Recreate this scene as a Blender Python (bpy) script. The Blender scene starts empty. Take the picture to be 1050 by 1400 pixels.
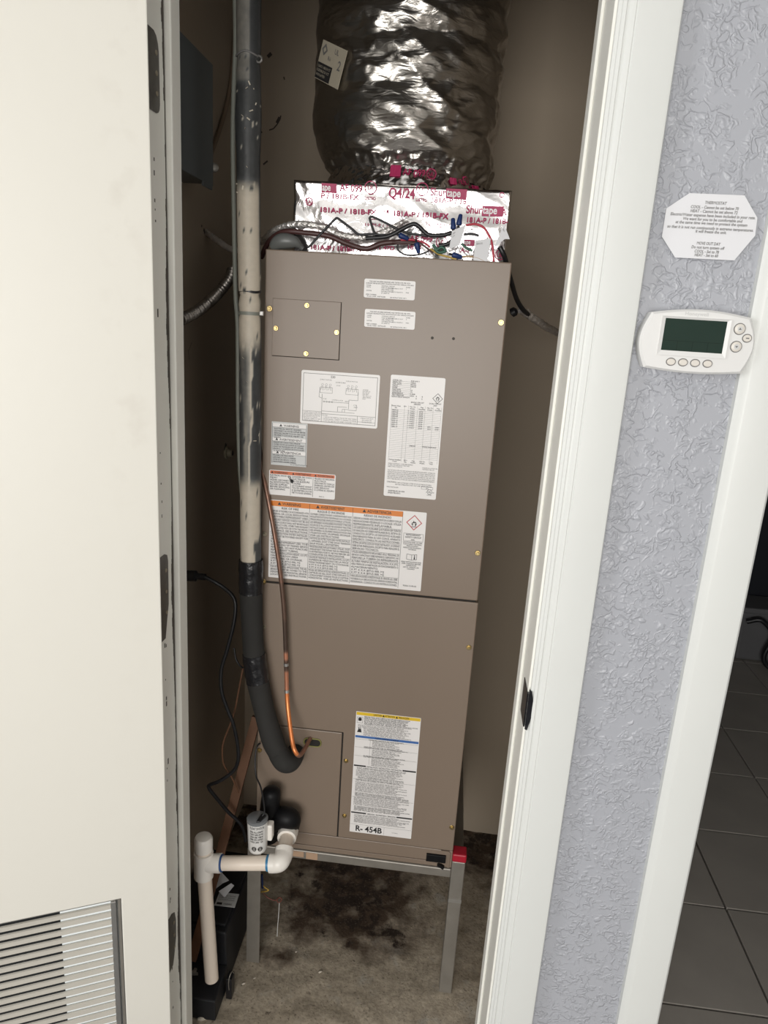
import bpy, bmesh, math, random
import numpy as np
from mathutils import Vector, Matrix, noise

random.seed(7)
SC = bpy.context.scene
COL = SC.collection

# ------------------------------------------------------------------ camera
F_PX = 980.2                                   # focal length in pixels of the 1050 x 1400 frame
CAM = Vector((0.0, 0.0, 1.54))
YAW, PITCH, ROLL = -0.08625469, 0.26685723, -0.06273458
def camera_axes():
    cy, sy, cp, sp = math.cos(YAW), math.sin(YAW), math.cos(PITCH), math.sin(PITCH)
    fw = Vector((sy*cp, cy*cp, -sp)); r0 = Vector((cy, -sy, 0)); d0 = fw.cross(r0)
    c, s = math.cos(ROLL), math.sin(ROLL)
    return c*r0 + s*d0, -s*r0 + c*d0, fw
CR, CD, CF = camera_axes()
cam_data = bpy.data.cameras.new('camera'); cam = bpy.data.objects.new('camera', cam_data); COL.objects.link(cam)
cam_data.sensor_fit = 'HORIZONTAL'; cam_data.sensor_width = 36.0; cam_data.lens = F_PX/1050*36.0
cam_data.clip_start = 0.02; cam_data.clip_end = 50
m = Matrix((CR, -CD, -CF)).transposed().to_4x4(); m.translation = CAM
cam.matrix_world = m
SC.camera = cam

# measuring helpers: where a sight line of the photograph meets a real plane
def ray(u, v): return CR*(u-525) + CD*(v-700) + CF*F_PX
def at(u, v, y):  q = ray(u, v); return CAM + q*(y/q.y)
def atz(u, v, z): q = ray(u, v); return CAM + q*((z-CAM.z)/q.z)
def atx(u, v, x): q = ray(u, v); return CAM + q*(x/q.x)

# ------------------------------------------------------------------ world, lights, exposure
W = bpy.data.worlds.new('world'); SC.world = W; W.use_nodes = True
bg = W.node_tree.nodes['Background']; bg.inputs[0].default_value = (1.0, 0.985, 0.96, 1); bg.inputs[1].default_value = 0.68
def area(name, loc, target, sx, sy, power, color):
    l = bpy.data.lights.new(name, 'AREA'); l.shape = 'RECTANGLE'; l.size = sx; l.size_y = sy; l.energy = power; l.color = color
    o = bpy.data.objects.new(name, l); COL.objects.link(o); o.location = loc
    o.rotation_euler = (Vector(target)-Vector(loc)).to_track_quat('-Z', 'Y').to_euler()
    return o
area('window_daylight', (-0.36, -2.30, 1.27), (-0.10, 1.2, 1.00), 1.8, 1.55, 68, (1.0, 0.98, 0.945))
area('side_window_daylight', (-2.50, -0.55, 1.85), (0.25, 1.0, 1.25), 0.8, 1.1, 24, (0.97, 0.985, 1.0))
SC.view_settings.view_transform = 'Standard'; SC.view_settings.look = 'None'
SC.view_settings.gamma = 1.0; SC.view_settings.use_curve_mapping = False
SC.view_settings.exposure = 0.0
SC.cycles.use_denoising = True
SC.cycles.max_bounces = 8

# ------------------------------------------------------------------ materials
def lin(*c):
    return tuple(((x/255)/12.92 if x/255 <= .04045 else ((x/255+.055)/1.055)**2.4) for x in c)
def mat(name, rgb, rough=.5, metal=0.0, var=.08, scale=18, bump=0.0, bscale=60, spec=.5, detail=4):
    M_ = bpy.data.materials.new(name); M_.use_nodes = True
    nt = M_.node_tree; b = nt.nodes['Principled BSDF']
    b.inputs['Roughness'].default_value = rough; b.inputs['Metallic'].default_value = metal
    b.inputs['Specular IOR Level'].default_value = spec
    tc = nt.nodes.new('ShaderNodeTexCoord')
    n = nt.nodes.new('ShaderNodeTexNoise'); n.inputs['Scale'].default_value = scale; n.inputs['Detail'].default_value = detail
    nt.links.new(tc.outputs['Object'], n.inputs['Vector'])
    mx = nt.nodes.new('ShaderNodeMix'); mx.data_type = 'RGBA'
    mx.inputs[6].default_value = (*[max(0, x*(1-var)) for x in rgb], 1); mx.inputs[7].default_value = (*[min(1, x*(1+var)) for x in rgb], 1)
    nt.links.new(n.outputs['Fac'], mx.inputs[0]); nt.links.new(mx.outputs[2], b.inputs['Base Color'])
    if bump:
        n2 = nt.nodes.new('ShaderNodeTexNoise'); n2.inputs['Scale'].default_value = bscale; n2.inputs['Detail'].default_value = 5
        nt.links.new(tc.outputs['Object'], n2.inputs['Vector'])
        bp = nt.nodes.new('ShaderNodeBump'); bp.inputs['Strength'].default_value = bump; bp.inputs['Distance'].default_value = .004
        nt.links.new(n2.outputs['Fac'], bp.inputs['Height']); nt.links.new(bp.outputs['Normal'], b.inputs['Normal'])
    return M_
def nodes(M_): return M_.node_tree, M_.node_tree.nodes['Principled BSDF']
def ramp(nt, src, stops):
    r = nt.nodes.new('ShaderNodeValToRGB'); e = r.color_ramp.elements
    while len(e) < len(stops): e.new(.5)
    for i, (p, c) in reversed(list(enumerate(stops))):
        e[i].position = p; e[i].color = (*c, 1) if len(c) == 3 else c
    nt.links.new(src, r.inputs[0]); return r
def g(v): return (v, v, v)

MAT = {}
MAT['trim'] = mat('white_gloss_trim_paint', (.69, .70, .675), .38, var=.03, scale=6, bump=.05, bscale=90)
MAT['old_trim'] = mat('greyed_jamb_paint', (.84, .83, .77), .45, var=.05, scale=9, bump=.08, bscale=70)
MAT['closet'] = mat('closet_wall_paint', (.44, .365, .28), .75, var=.06, scale=3, bump=.12, bscale=45)
MAT['ceiling'] = mat('ceiling_paint', (.75, .75, .73), .8, var=.03)
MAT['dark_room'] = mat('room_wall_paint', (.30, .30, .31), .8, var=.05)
MAT['grout'] = mat('dark_grout', (.035, .032, .03), .9, var=.2, scale=40)
MAT['sheet'] = mat('taupe_painted_sheet_metal', (.240, .184, .141), .36, var=.03, scale=4, bump=.015, bscale=200, spec=.5)
MAT['sheet_dark'] = mat('dark_gap_and_shade', (.02, .018, .016), .9)
MAT['galv'] = mat('galvanised_steel', (.285, .265, .235), .42, .45, var=.22, scale=30, bump=.05, bscale=120)
MAT['hole'] = mat('dark_screw_hole', (.05, .042, .032), .6, 0, var=.3, scale=300)
MAT['brass'] = mat('brassy_zinc_screw', (.62, .48, .23), .32, 1.0, var=.1)
MAT['dull_screw'] = mat('dull_screw', (.33, .29, .22), .45, .7, var=.1)
MAT['sticker'] = mat('white_vinyl_sticker', (.86, .835, .82), .35, var=.015, scale=8)
MAT['sticker_grey'] = mat('silver_grey_sticker', (.60, .605, .60), .35, var=.03, scale=10)
MAT['ink'] = mat('black_ink', (.022, .021, .022), .5, var=.1)
MAT['ink_grey'] = mat('grey_ink', (.16, .155, .15), .5, var=.1)
MAT['orange'] = mat('orange_ink', (.74, .22, .022), .4, var=.03)
MAT['orange_red'] = mat('red_orange_ink', (.68, .16, .05), .4, var=.03)
MAT['yellow'] = mat('yellow_ink', (.78, .52, .03), .4, var=.03)
MAT['blue_ink'] = mat('blue_ink', (.06, .16, .42), .4, var=.05)
MAT['red_ink'] = mat('red_ink', (.50, .045, .05), .4, var=.05)
MAT['pink_ink'] = mat('magenta_ink', (.45, .028, .115), .5, var=.06)
MAT['white_ink'] = mat('white_ink', (.82, .78, .79), .35, var=.02)
MAT['black_plastic'] = mat('black_plastic', (.012, .012, .014), .38, var=.2)
MAT['black_rubber'] = mat('black_rubber', (.005, .005, .006), .5, var=.2, bump=.06, bscale=90, spec=.25)
MAT['tape_black'] = mat('black_tape', (.014, .014, .016), .25, var=.3, scale=60, bump=.6, bscale=55)
MAT['foam'] = mat('black_foam_insulation', (.024, .023, .021), .85, var=.18, scale=30, bump=.12, bscale=140)
MAT['pump'] = mat('black_pump_plastic', (.011, .012, .015), .55, var=.15)
MAT['pvc'] = mat('aged_white_pvc', (.88, .77, .66), .3, var=.05, scale=14)
MAT['pvc_white'] = mat('white_pvc_fitting', (.90, .86, .80), .3, var=.03, scale=14)
MAT['primer'] = mat('blue_pvc_primer', (.04, .22, .42), .35, var=.3, scale=60)
MAT['primer_dark'] = mat('dark_blue_primer', (.02, .08, .25), .35, var=.3, scale=60)
MAT['wood'] = mat('brown_wood_slat', (.16, .075, .038), .7, var=.3, scale=25, bump=.2)
MAT['maroon'] = mat('maroon_cable', (.07, .028, .026), .4, var=.15)
MAT['red_wire'] = mat('red_wire', (.48, .03, .06), .35, var=.05)
MAT['rust_wire'] = mat('rust_red_wire', (.16, .045, .03), .5, var=.1)
MAT['green_wire'] = mat('green_wire', (.03, .11, .07), .4, var=.1)
MAT['yellow_wire'] = mat('yellow_wire', (.52, .34, .06), .4, var=.1)
MAT['tan_wire'] = mat('tan_wire', (.42, .28, .15), .4, var=.1)
MAT['blue_nut'] = mat('blue_wire_nut', (.012, .035, .14), .4, var=.15)
MAT['white_wire'] = mat('white_string', (.6, .6, .58), .6, var=.05)
MAT['paper'] = mat('white_paper', (.74, .74, .76), .6, var=.015, scale=6)
MAT['red_cap'] = mat('red_plastic_cap', (.42, .012, .03), .4, var=.1)
MAT['breaker'] = mat('grey_enamel_box', (.125, .142, .150), .42, var=.08, scale=8)
MAT['thermo'] = mat('white_abs_plastic', (.74, .735, .72), .36, var=.015, scale=12)
MAT['thermo_btn'] = mat('cream_button_plastic', (.70, .66, .60), .36, var=.02)
MAT['thermo_groove'] = mat('button_groove', (.17, .165, .16), .6, var=.05)
MAT['emboss'] = mat('pale_emboss', (.60, .60, .59), .35, var=.02)
MAT['lcd'] = mat('green_grey_lcd', (.020, .040, .033), .12, var=.12, scale=12)
MAT['lcd_line'] = mat('lcd_cell_line', (.011, .022, .019), .2, var=.1)
MAT['bronze'] = mat('worn_bronze_plate', (.10, .092, .08), .35, .55, var=.4, scale=60, bump=.2)
MAT['strike'] = mat('black_strike_plate', (.016, .016, .02), .3, .4, var=.3, scale=50)
MAT['slat'] = mat('cream_slat_paint', (.54, .51, .45), .45, var=.06, scale=30)
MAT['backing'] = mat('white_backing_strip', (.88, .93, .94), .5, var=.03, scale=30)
MAT['filter'] = mat('dark_slot_shade', (.035, .038, .04), .9, var=.3, scale=80)
MAT['alu'] = mat('aluminium_strip', (.46, .45, .43), .35, .7, var=.15, scale=40)
MAT['bin'] = mat('grey_bin_plastic', (.13, .13, .135), .5, var=.06)
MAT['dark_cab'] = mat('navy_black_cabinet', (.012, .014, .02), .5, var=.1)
MAT['grommet'] = mat('yellow_green_grommet', (.22, .21, .06), .5, var=.3)
MAT['clear'] = mat('clear_float_housing', (.74, .73, .71), .15, var=.06, scale=30)
MAT['smoke'] = mat('smoky_lid', (.20, .21, .22), .18, var=.1, scale=30)
MAT['pebble'] = mat('pale_debris', (.55, .5, .42), .8, var=.1)
MAT['grey_pvc'] = mat('grey_sleeve', (.13, .135, .13), .35, var=.1)
MAT['conduit'] = mat('grey_green_conduit', (.24, .25, .215), .5, var=.12, scale=30)

def m_door():
    M_ = mat('cream_door_paint', (.76, .735, .665), .42, var=.015, scale=2.5, bump=.06, bscale=35)
    nt, b = nodes(M_)
    tc = nt.nodes.new('ShaderNodeTexCoord')
    at_ = nt.nodes.new('ShaderNodeAttribute'); at_.attribute_name = 'smudge'
    n = nt.nodes.new('ShaderNodeTexNoise'); n.inputs['Scale'].default_value = 26; n.inputs['Detail'].default_value = 7
    nt.links.new(tc.outputs['Object'], n.inputs['Vector'])
    r = ramp(nt, n.outputs['Fac'], [(.52, g(0)), (.80, g(.30))])
    mu = nt.nodes.new('ShaderNodeMath'); mu.operation = 'MULTIPLY'
    nt.links.new(r.outputs[0], mu.inputs[0]); nt.links.new(at_.outputs['Fac'], mu.inputs[1])
    mx = nt.nodes.new('ShaderNodeMix'); mx.data_type = 'RGBA'
    old = b.inputs['Base Color'].links[0].from_socket
    nt.links.new(mu.outputs[0], mx.inputs[0]); nt.links.new(old, mx.inputs[6]); mx.inputs[7].default_value = (.42, .36, .29, 1)
    nt.links.new(mx.outputs[2], b.inputs['Base Color'])
    return M_
MAT['door'] = m_door()

def m_wall():                                   # hand-trowelled knockdown texture under grey paint
    M_ = mat('grey_textured_wall_paint', (.405, .415, .450), .42, var=.02, scale=5)
    nt, b = nodes(M_)
    tc = nt.nodes.new('ShaderNodeTexCoord')
    def nz(scale, dist, det, off):
        mp = nt.nodes.new('ShaderNodeMapping'); mp.inputs['Location'].default_value = (off, off*1.7, off*.6)
        nt.links.new(tc.outputs['Object'], mp.inputs['Vector'])
        n = nt.nodes.new('ShaderNodeTexNoise'); n.inputs['Scale'].default_value = scale
        n.inputs['Detail'].default_value = det; n.inputs['Distortion'].default_value = dist
        nt.links.new(mp.outputs['Vector'], n.inputs['Vector']); return n.outputs['Fac']
    def mth(op, a, b_):
        q = nt.nodes.new('ShaderNodeMath'); q.operation = op
        for i, x in enumerate((a, b_)):
            if isinstance(x, (int, float)): q.inputs[i].default_value = x
            else: nt.links.new(x, q.inputs[i])
        return q.outputs[0]
    r1 = ramp(nt, mth('ABSOLUTE', mth('SUBTRACT', nz(74, .7, 1.5, 0), .5), 0), [(0, g(1)), (.028, g(.72)), (.085, g(0))])
    r1.color_ramp.interpolation = 'EASE'
    r2 = ramp(nt, nz(88, .5, 1, 3.1), [(.52, g(0)), (.68, g(1))]); r2.color_ramp.interpolation = 'EASE'
    m1 = ramp(nt, nz(30, .4, 3, 7.7), [(.42, g(0)), (.56, g(1))])
    m2 = ramp(nt, nz(34, .4, 2, 1.9), [(.46, g(0)), (.58, g(1))])
    h = mth('MAXIMUM', mth('MULTIPLY', r1.outputs[0], m1.outputs[0]), mth('MULTIPLY', r2.outputs[0], m2.outputs[0]))
    bp = nt.nodes.new('ShaderNodeBump'); bp.inputs['Strength'].default_value = .6; bp.inputs['Distance'].default_value = .0026
    nt.links.new(h, bp.inputs['Height']); nt.links.new(bp.outputs['Normal'], b.inputs['Normal'])
    return M_
MAT['wall'] = m_wall(); nodes(MAT['wall'])[1].inputs['Roughness'].default_value = .33

def m_concrete():
    M_ = mat('stained_concrete', (.41, .35, .27), .9, var=.55, scale=85, detail=10, bump=.30, bscale=160)
    nt, b = nodes(M_)
    tc = nt.nodes.new('ShaderNodeTexCoord')
    base = b.inputs['Base Color'].links[0].from_socket
    def stain(src_mask, col, lo, hi, scale, off):
        nonlocal base
        mp = nt.nodes.new('ShaderNodeMapping'); mp.inputs['Location'].default_value = (off, off, 0)
        nt.links.new(tc.outputs['Object'], mp.inputs['Vector'])
        n = nt.nodes.new('ShaderNodeTexNoise'); n.inputs['Scale'].default_value = scale; n.inputs['Detail'].default_value = 7
        n.inputs['Roughness'].default_value = .62
        nt.links.new(mp.outputs['Vector'], n.inputs['Vector'])
        fac = n.outputs['Fac']
        if src_mask:
            a = nt.nodes.new('ShaderNodeAttribute'); a.attribute_name = src_mask
            ad = nt.nodes.new('ShaderNodeMath'); ad.operation = 'MULTIPLY_ADD'; ad.inputs[1].default_value = .55
            nt.links.new(a.outputs['Fac'], ad.inputs[0])
            nt.links.new(fac, ad.inputs[2]); fac = ad.outputs[0]
        r = ramp(nt, fac, [(lo, g(0)), (hi, g(1))])
        mx = nt.nodes.new('ShaderNodeMix'); mx.data_type = 'RGBA'
        nt.links.new(r.outputs[0], mx.inputs[0]); nt.links.new(base, mx.inputs[6]); mx.inputs[7].default_value = (*col, 1)
        base = mx.outputs[2]
    stain(None, (.42, .39, .34), .56, .72, 16, 3)
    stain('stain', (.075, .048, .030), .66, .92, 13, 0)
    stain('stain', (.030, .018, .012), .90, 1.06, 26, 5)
    stain(None, (.10, .08, .06), .66, .72, 38, 9)
    stain(None, (.15, .12, .09), .57, .68, 170, 2)
    nt.links.new(base, b.inputs['Base Color'])
    return M_
MAT['concrete'] = m_concrete()

def m_tile():
    M_ = mat('grey_ceramic_tile', (.33, .305, .275), .34, var=.16, scale=7, detail=8, bump=.05, bscale=25)
    return M_
MAT['tile'] = m_tile()

def m_foil(name, col, rough, bump, bscale, detail=3, dist=1.0, stretch=(1, 1, 1)):
    M_ = bpy.data.materials.new(name); M_.use_nodes = True
    nt, b = nodes(M_)
    b.inputs['Base Color'].default_value = (*col, 1); b.inputs['Metallic'].default_value = 1; b.inputs['Roughness'].default_value = rough
    tc0 = nt.nodes.new('ShaderNodeTexCoord'); tc = nt.nodes.new('ShaderNodeMapping'); tc.inputs['Scale'].default_value = stretch
    nt.links.new(tc0.outputs['Object'], tc.inputs['Vector'])
    v = nt.nodes.new('ShaderNodeTexNoise'); v.inputs['Scale'].default_value = bscale; v.inputs['Detail'].default_value = detail
    v.inputs['Distortion'].default_value = dist
    nt.links.new(tc.outputs['Vector'], v.inputs['Vector'])
    vo = nt.nodes.new('ShaderNodeTexVoronoi'); vo.inputs['Scale'].default_value = bscale*.8; vo.feature = 'F1'
    nt.links.new(tc.outputs['Vector'], vo.inputs['Vector'])
    ad = nt.nodes.new('ShaderNodeMath'); ad.operation = 'MULTIPLY_ADD'; ad.inputs[1].default_value = .35
    nt.links.new(vo.outputs['Distance'], ad.inputs[0]); nt.links.new(v.outputs['Fac'], ad.inputs[2])
    bp = nt.nodes.new('ShaderNodeBump'); bp.inputs['Strength'].default_value = bump; bp.inputs['Distance'].default_value = .01
    nt.links.new(ad.outputs[0], bp.inputs['Height']); nt.links.new(bp.outputs['Normal'], b.inputs['Normal'])
    return M_
MAT['foil'] = m_foil('bright_tape_foil', (.80, .775, .775), .17, .22, 26)
MAT['duct_foil'] = m_foil('wrinkled_duct_foil', (.50, .475, .44), .30, .24, 26, stretch=(1, 1, 3.4))
MAT['cable_foil'] = m_foil('crumpled_cable_foil', (.86, .83, .80), .34, .5, 120)
nodes(MAT['cable_foil'])[1].inputs['Metallic'].default_value = .75
MAT['steel_flex'] = m_foil('flexible_steel', (.24, .22, .20), .35, .1, 60)

def m_attr(name, attr, stops, rough=.5, metal=0, bump=0, bscale=60):   # colour painted along the thing, held in a point attribute
    M_ = bpy.data.materials.new(name); M_.use_nodes = True
    nt, b = nodes(M_); b.inputs['Roughness'].default_value = rough; b.inputs['Metallic'].default_value = metal
    a = nt.nodes.new('ShaderNodeAttribute'); a.attribute_name = attr
    tc = nt.nodes.new('ShaderNodeTexCoord')
    n = nt.nodes.new('ShaderNodeTexNoise'); n.inputs['Scale'].default_value = 90; n.inputs['Detail'].default_value = 5
    nt.links.new(tc.outputs['Object'], n.inputs['Vector'])
    q = nt.nodes.new('ShaderNodeMath'); q.operation = 'MULTIPLY_ADD'; q.inputs[1].default_value = .16
    nt.links.new(n.outputs['Fac'], q.inputs[0]); nt.links.new(a.outputs['Fac'], q.inputs[2])
    s = nt.nodes.new('ShaderNodeMath'); s.operation = 'SUBTRACT'; s.inputs[1].default_value = .08
    nt.links.new(q.outputs[0], s.inputs[0])
    r = ramp(nt, s.outputs[0], stops)
    nt.links.new(r.outputs[0], b.inputs['Base Color'])
    if bump:
        n2 = nt.nodes.new('ShaderNodeTexNoise'); n2.inputs['Scale'].default_value = bscale
        nt.links.new(tc.outputs['Object'], n2.inputs['Vector'])
        bp = nt.nodes.new('ShaderNodeBump'); bp.inputs['Strength'].default_value = bump; bp.inputs['Distance'].default_value = .003
        nt.links.new(n2.outputs['Fac'], bp.inputs['Height']); nt.links.new(bp.outputs['Normal'], b.inputs['Normal'])
    return M_
MAT['painted_foam'] = m_attr('oversprayed_insulation', 'paint', [(0, (.022, .023, .024)), (.35, (.075, .078, .078)), (.6, (.28, .26, .22)), (1, (.60, .53, .43))], .5, 0, .25, 110)
MAT['copper'] = m_attr('copper_tube', 'tarnish', [(0, (.10, .072, .058)), (.35, (.19, .115, .085)), (.6, (.62, .28, .18)), (.8, (.86, .28, .09)), (1, (.70, .42, .32))], .33, .55)
MAT['jamb_crack'] = mat('dark_worn_seam', (.075, .062, .052), .8, var=.6, scale=60)

# ------------------------------------------------------------------ mesh helpers
class MB:
    def __init__(self): self.v = []; self.f = []
    def add(self, vs, fs):
        k = len(self.v); self.v += [tuple(p) for p in vs]; self.f += [tuple(i+k for i in q) for q in fs]; return self
    def box(self, x0, x1, y0, y1, z0, z1):
        vs = [(x, y, z) for z in (z0, z1) for y in (y0, y1) for x in (x0, x1)]
        return self.add(vs, [(0, 2, 3, 1), (4, 5, 7, 6), (0, 1, 5, 4), (2, 6, 7, 3), (0, 4, 6, 2), (1, 3, 7, 5)])
    def hexa(self, lo, hi):                     # two quads, each counter-clockwise seen from outside the hi side
        vs = list(lo)+list(hi)
        return self.add(vs, [(3, 2, 1, 0), (4, 5, 6, 7)]+[(i, (i+1) % 4, (i+1) % 4+4, i+4) for i in range(4)])
    def prism_y(self, poly, y0, y1):            # polygon in x, z pulled along y
        n = len(poly)
        vs = [(x, y0, z) for x, z in poly]+[(x, y1, z) for x, z in poly]
        return self.add(vs, [tuple(range(n)), tuple(range(2*n-1, n-1, -1))]+[(i, i+n, (i+1) % n+n, (i+1) % n) for i in range(n)])
    def prism_z(self, poly, z0, z1):            # polygon in x, y pulled along z
        n = len(poly)
        vs = [(x, y, z0) for x, y in poly]+[(x, y, z1) for x, y in poly]
        return self.add(vs, [tuple(range(n-1, -1, -1)), tuple(range(n, 2*n))]+[(i, (i+1) % n, (i+1) % n+n, i+n) for i in range(n)])
    def tube(self, pts, rad, seg=12, caps=True, squash=None):
        pts = [Vector(p) for p in pts]; n = len(pts)
        if isinstance(rad, (int, float)): rad = [rad]*n
        t0 = (pts[1]-pts[0]).normalized()
        ref = Vector((0, 0, 1)) if abs(t0.z) < .8 else Vector((1, 0, 0))
        nn = t0.cross(ref).normalized(); vs = []
        for i in range(n):
            t = (pts[min(i+1, n-1)]-pts[max(i-1, 0)]).normalized()
            nn = (nn-t*nn.dot(t)).normalized(); bb = t.cross(nn)
            for k in range(seg):
                a = 2*math.pi*k/seg
                vs.append(pts[i]+(nn*math.cos(a)+bb*math.sin(a))*rad[i])
        fs = [(i*seg+k, i*seg+(k+1) % seg, (i+1)*seg+(k+1) % seg, (i+1)*seg+k) for i in range(n-1) for k in range(seg)]
        if caps: fs += [tuple(range(seg-1, -1, -1)), tuple(range((n-1)*seg, n*seg))]
        return self.add(vs, fs)
    def cyl(self, p0, p1, r, r1=None, seg=20, caps=True): return self.tube([p0, p1], [r, r if r1 is None else r1], seg, caps)
    def rings(self, p0, axis, prof, seg=24):    # prof: (distance along the axis, radius)
        a = Vector(axis).normalized(); p0 = Vector(p0)
        ref = Vector((0, 0, 1)) if abs(a.z) < .8 else Vector((1, 0, 0))
        nn = a.cross(ref).normalized(); bb = a.cross(nn); vs = []; n = len(prof)
        for d, r in prof:
            for k in range(seg):
                w = 2*math.pi*k/seg; vs.append(p0+a*d+(nn*math.cos(w)+bb*math.sin(w))*r)
        fs = [(i*seg+k, i*seg+(k+1) % seg, (i+1)*seg+(k+1) % seg, (i+1)*seg+k) for i in range(n-1) for k in range(seg)]
        fs += [tuple(range(seg-1, -1, -1)), tuple(range((n-1)*seg, n*seg))]
        return self.add(vs, fs)
    def build(self, name, material, parent=None, smooth=None, bevel=0, xf=None, seg=2):
        me = bpy.data.meshes.new(name)
        vs = self.v if xf is None else [tuple(xf(*p)) for p in self.v]
        me.from_pydata(vs, [], self.f)
        bm = bmesh.new(); bm.from_mesh(me); bmesh.ops.recalc_face_normals(bm, faces=bm.faces); bm.to_mesh(me); bm.free()
        me.materials.append(material)
        if smooth is not None:
            me.shade_smooth(); me.set_sharp_from_angle(angle=math.radians(smooth))
        o = bpy.data.objects.new(name, me); COL.objects.link(o)
        if parent is not None:
            o.parent = parent
            if parent.parent is None: o.location = -parent.location
        if bevel:
            b = o.modifiers.new('bevel', 'BEVEL'); b.width = bevel; b.segments = seg; b.limit_method = 'ANGLE'
        return o
def attr(o, name, vals):
    a = o.data.attributes.new(name, 'FLOAT', 'POINT'); a.data.foreach_set('value', np.asarray(vals, dtype=np.float32))
def tag(o, label=None, cat=None, group=None, kind=None):
    if label: o['label'] = label
    if cat: o['category'] = cat
    if group: o['group'] = group
    if kind: o['kind'] = kind
    return o
def empty(name, loc, label, cat, group=None):
    o = bpy.data.objects.new(name, None); o.empty_display_size = .05; COL.objects.link(o); o.location = Vector(loc)
    return tag(o, label, cat, group)
def struct(o, label=None): 
    o['kind'] = 'structure'
    if label: o['label'] = label
    return o
def spline(pts, per=8):
    pts = [Vector(p) for p in pts]; q = [pts[0]*2-pts[1]]+pts+[pts[-1]*2-pts[-2]]; out = []
    for i in range(1, len(q)-2):
        a, b, c, d = q[i-1], q[i], q[i+1], q[i+2]
        for k in range(per):
            t = k/per
            out.append(.5*((2*b)+(c-a)*t+(2*a-5*b+4*c-d)*t*t+(3*b-a-3*c+d)*t**3))
    out.append(pts[-1]); return out
def wire(name, pts, r, material, parent=None, seg=10, per=8):
    return MB().tube(spline(pts, per), r, seg).build(name, material, parent, smooth=60)
def ats(y, *px):
    ys = y if isinstance(y, (list, tuple)) else [y]*len(px)
    return [at(u, v, yy) for (u, v), yy in zip(px, ys)]

# ------------------------------------------------------------------ lettering: glyph outlines laid out as flat meshes
GL = {}
def _load_glyphs():
    chars = sorted(set("ABCDEFGHIJKLMNOPQRSTUVWXYZabcdefghijklmnopqrstuvwxyz0123456789 .,-/:;()'%&°#+=!ÉÈÊÀÇÓÍÁÑÚéèàçóíáñ"))
    for bold, off, res in ((0, 0.004, 1), (1, .015, 2), (2, .024, 4)):
        cu = bpy.data.curves.new('glyph', 'FONT'); cu.size = 1; cu.resolution_u = res; cu.offset = off
        ob = bpy.data.objects.new('glyph', cu); COL.objects.link(ob)
        def shape(s):
            cu.body = s
            dg = bpy.context.evaluated_depsgraph_get(); dg.update()
            e = ob.evaluated_get(dg); me = e.to_mesh()
            v = [(p.co.x, p.co.y) for p in me.vertices]; f = [tuple(p.vertices) for p in me.polygons]
            e.to_mesh_clear(); return v, f
        bar = max(x for x, y in shape('|')[0])
        for c in chars:
            cu.offset = 0 if c in 'MWÉÈÊ' else off
            v, f = shape(c) if c != ' ' else ([], [])
            adv = max(x for x, y in shape(c+'|')[0])-bar-(cu.offset-off)
            GL[c, bold] = (v, f, adv)
        bpy.data.objects.remove(ob); bpy.data.curves.remove(cu)
_load_glyphs()
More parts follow.
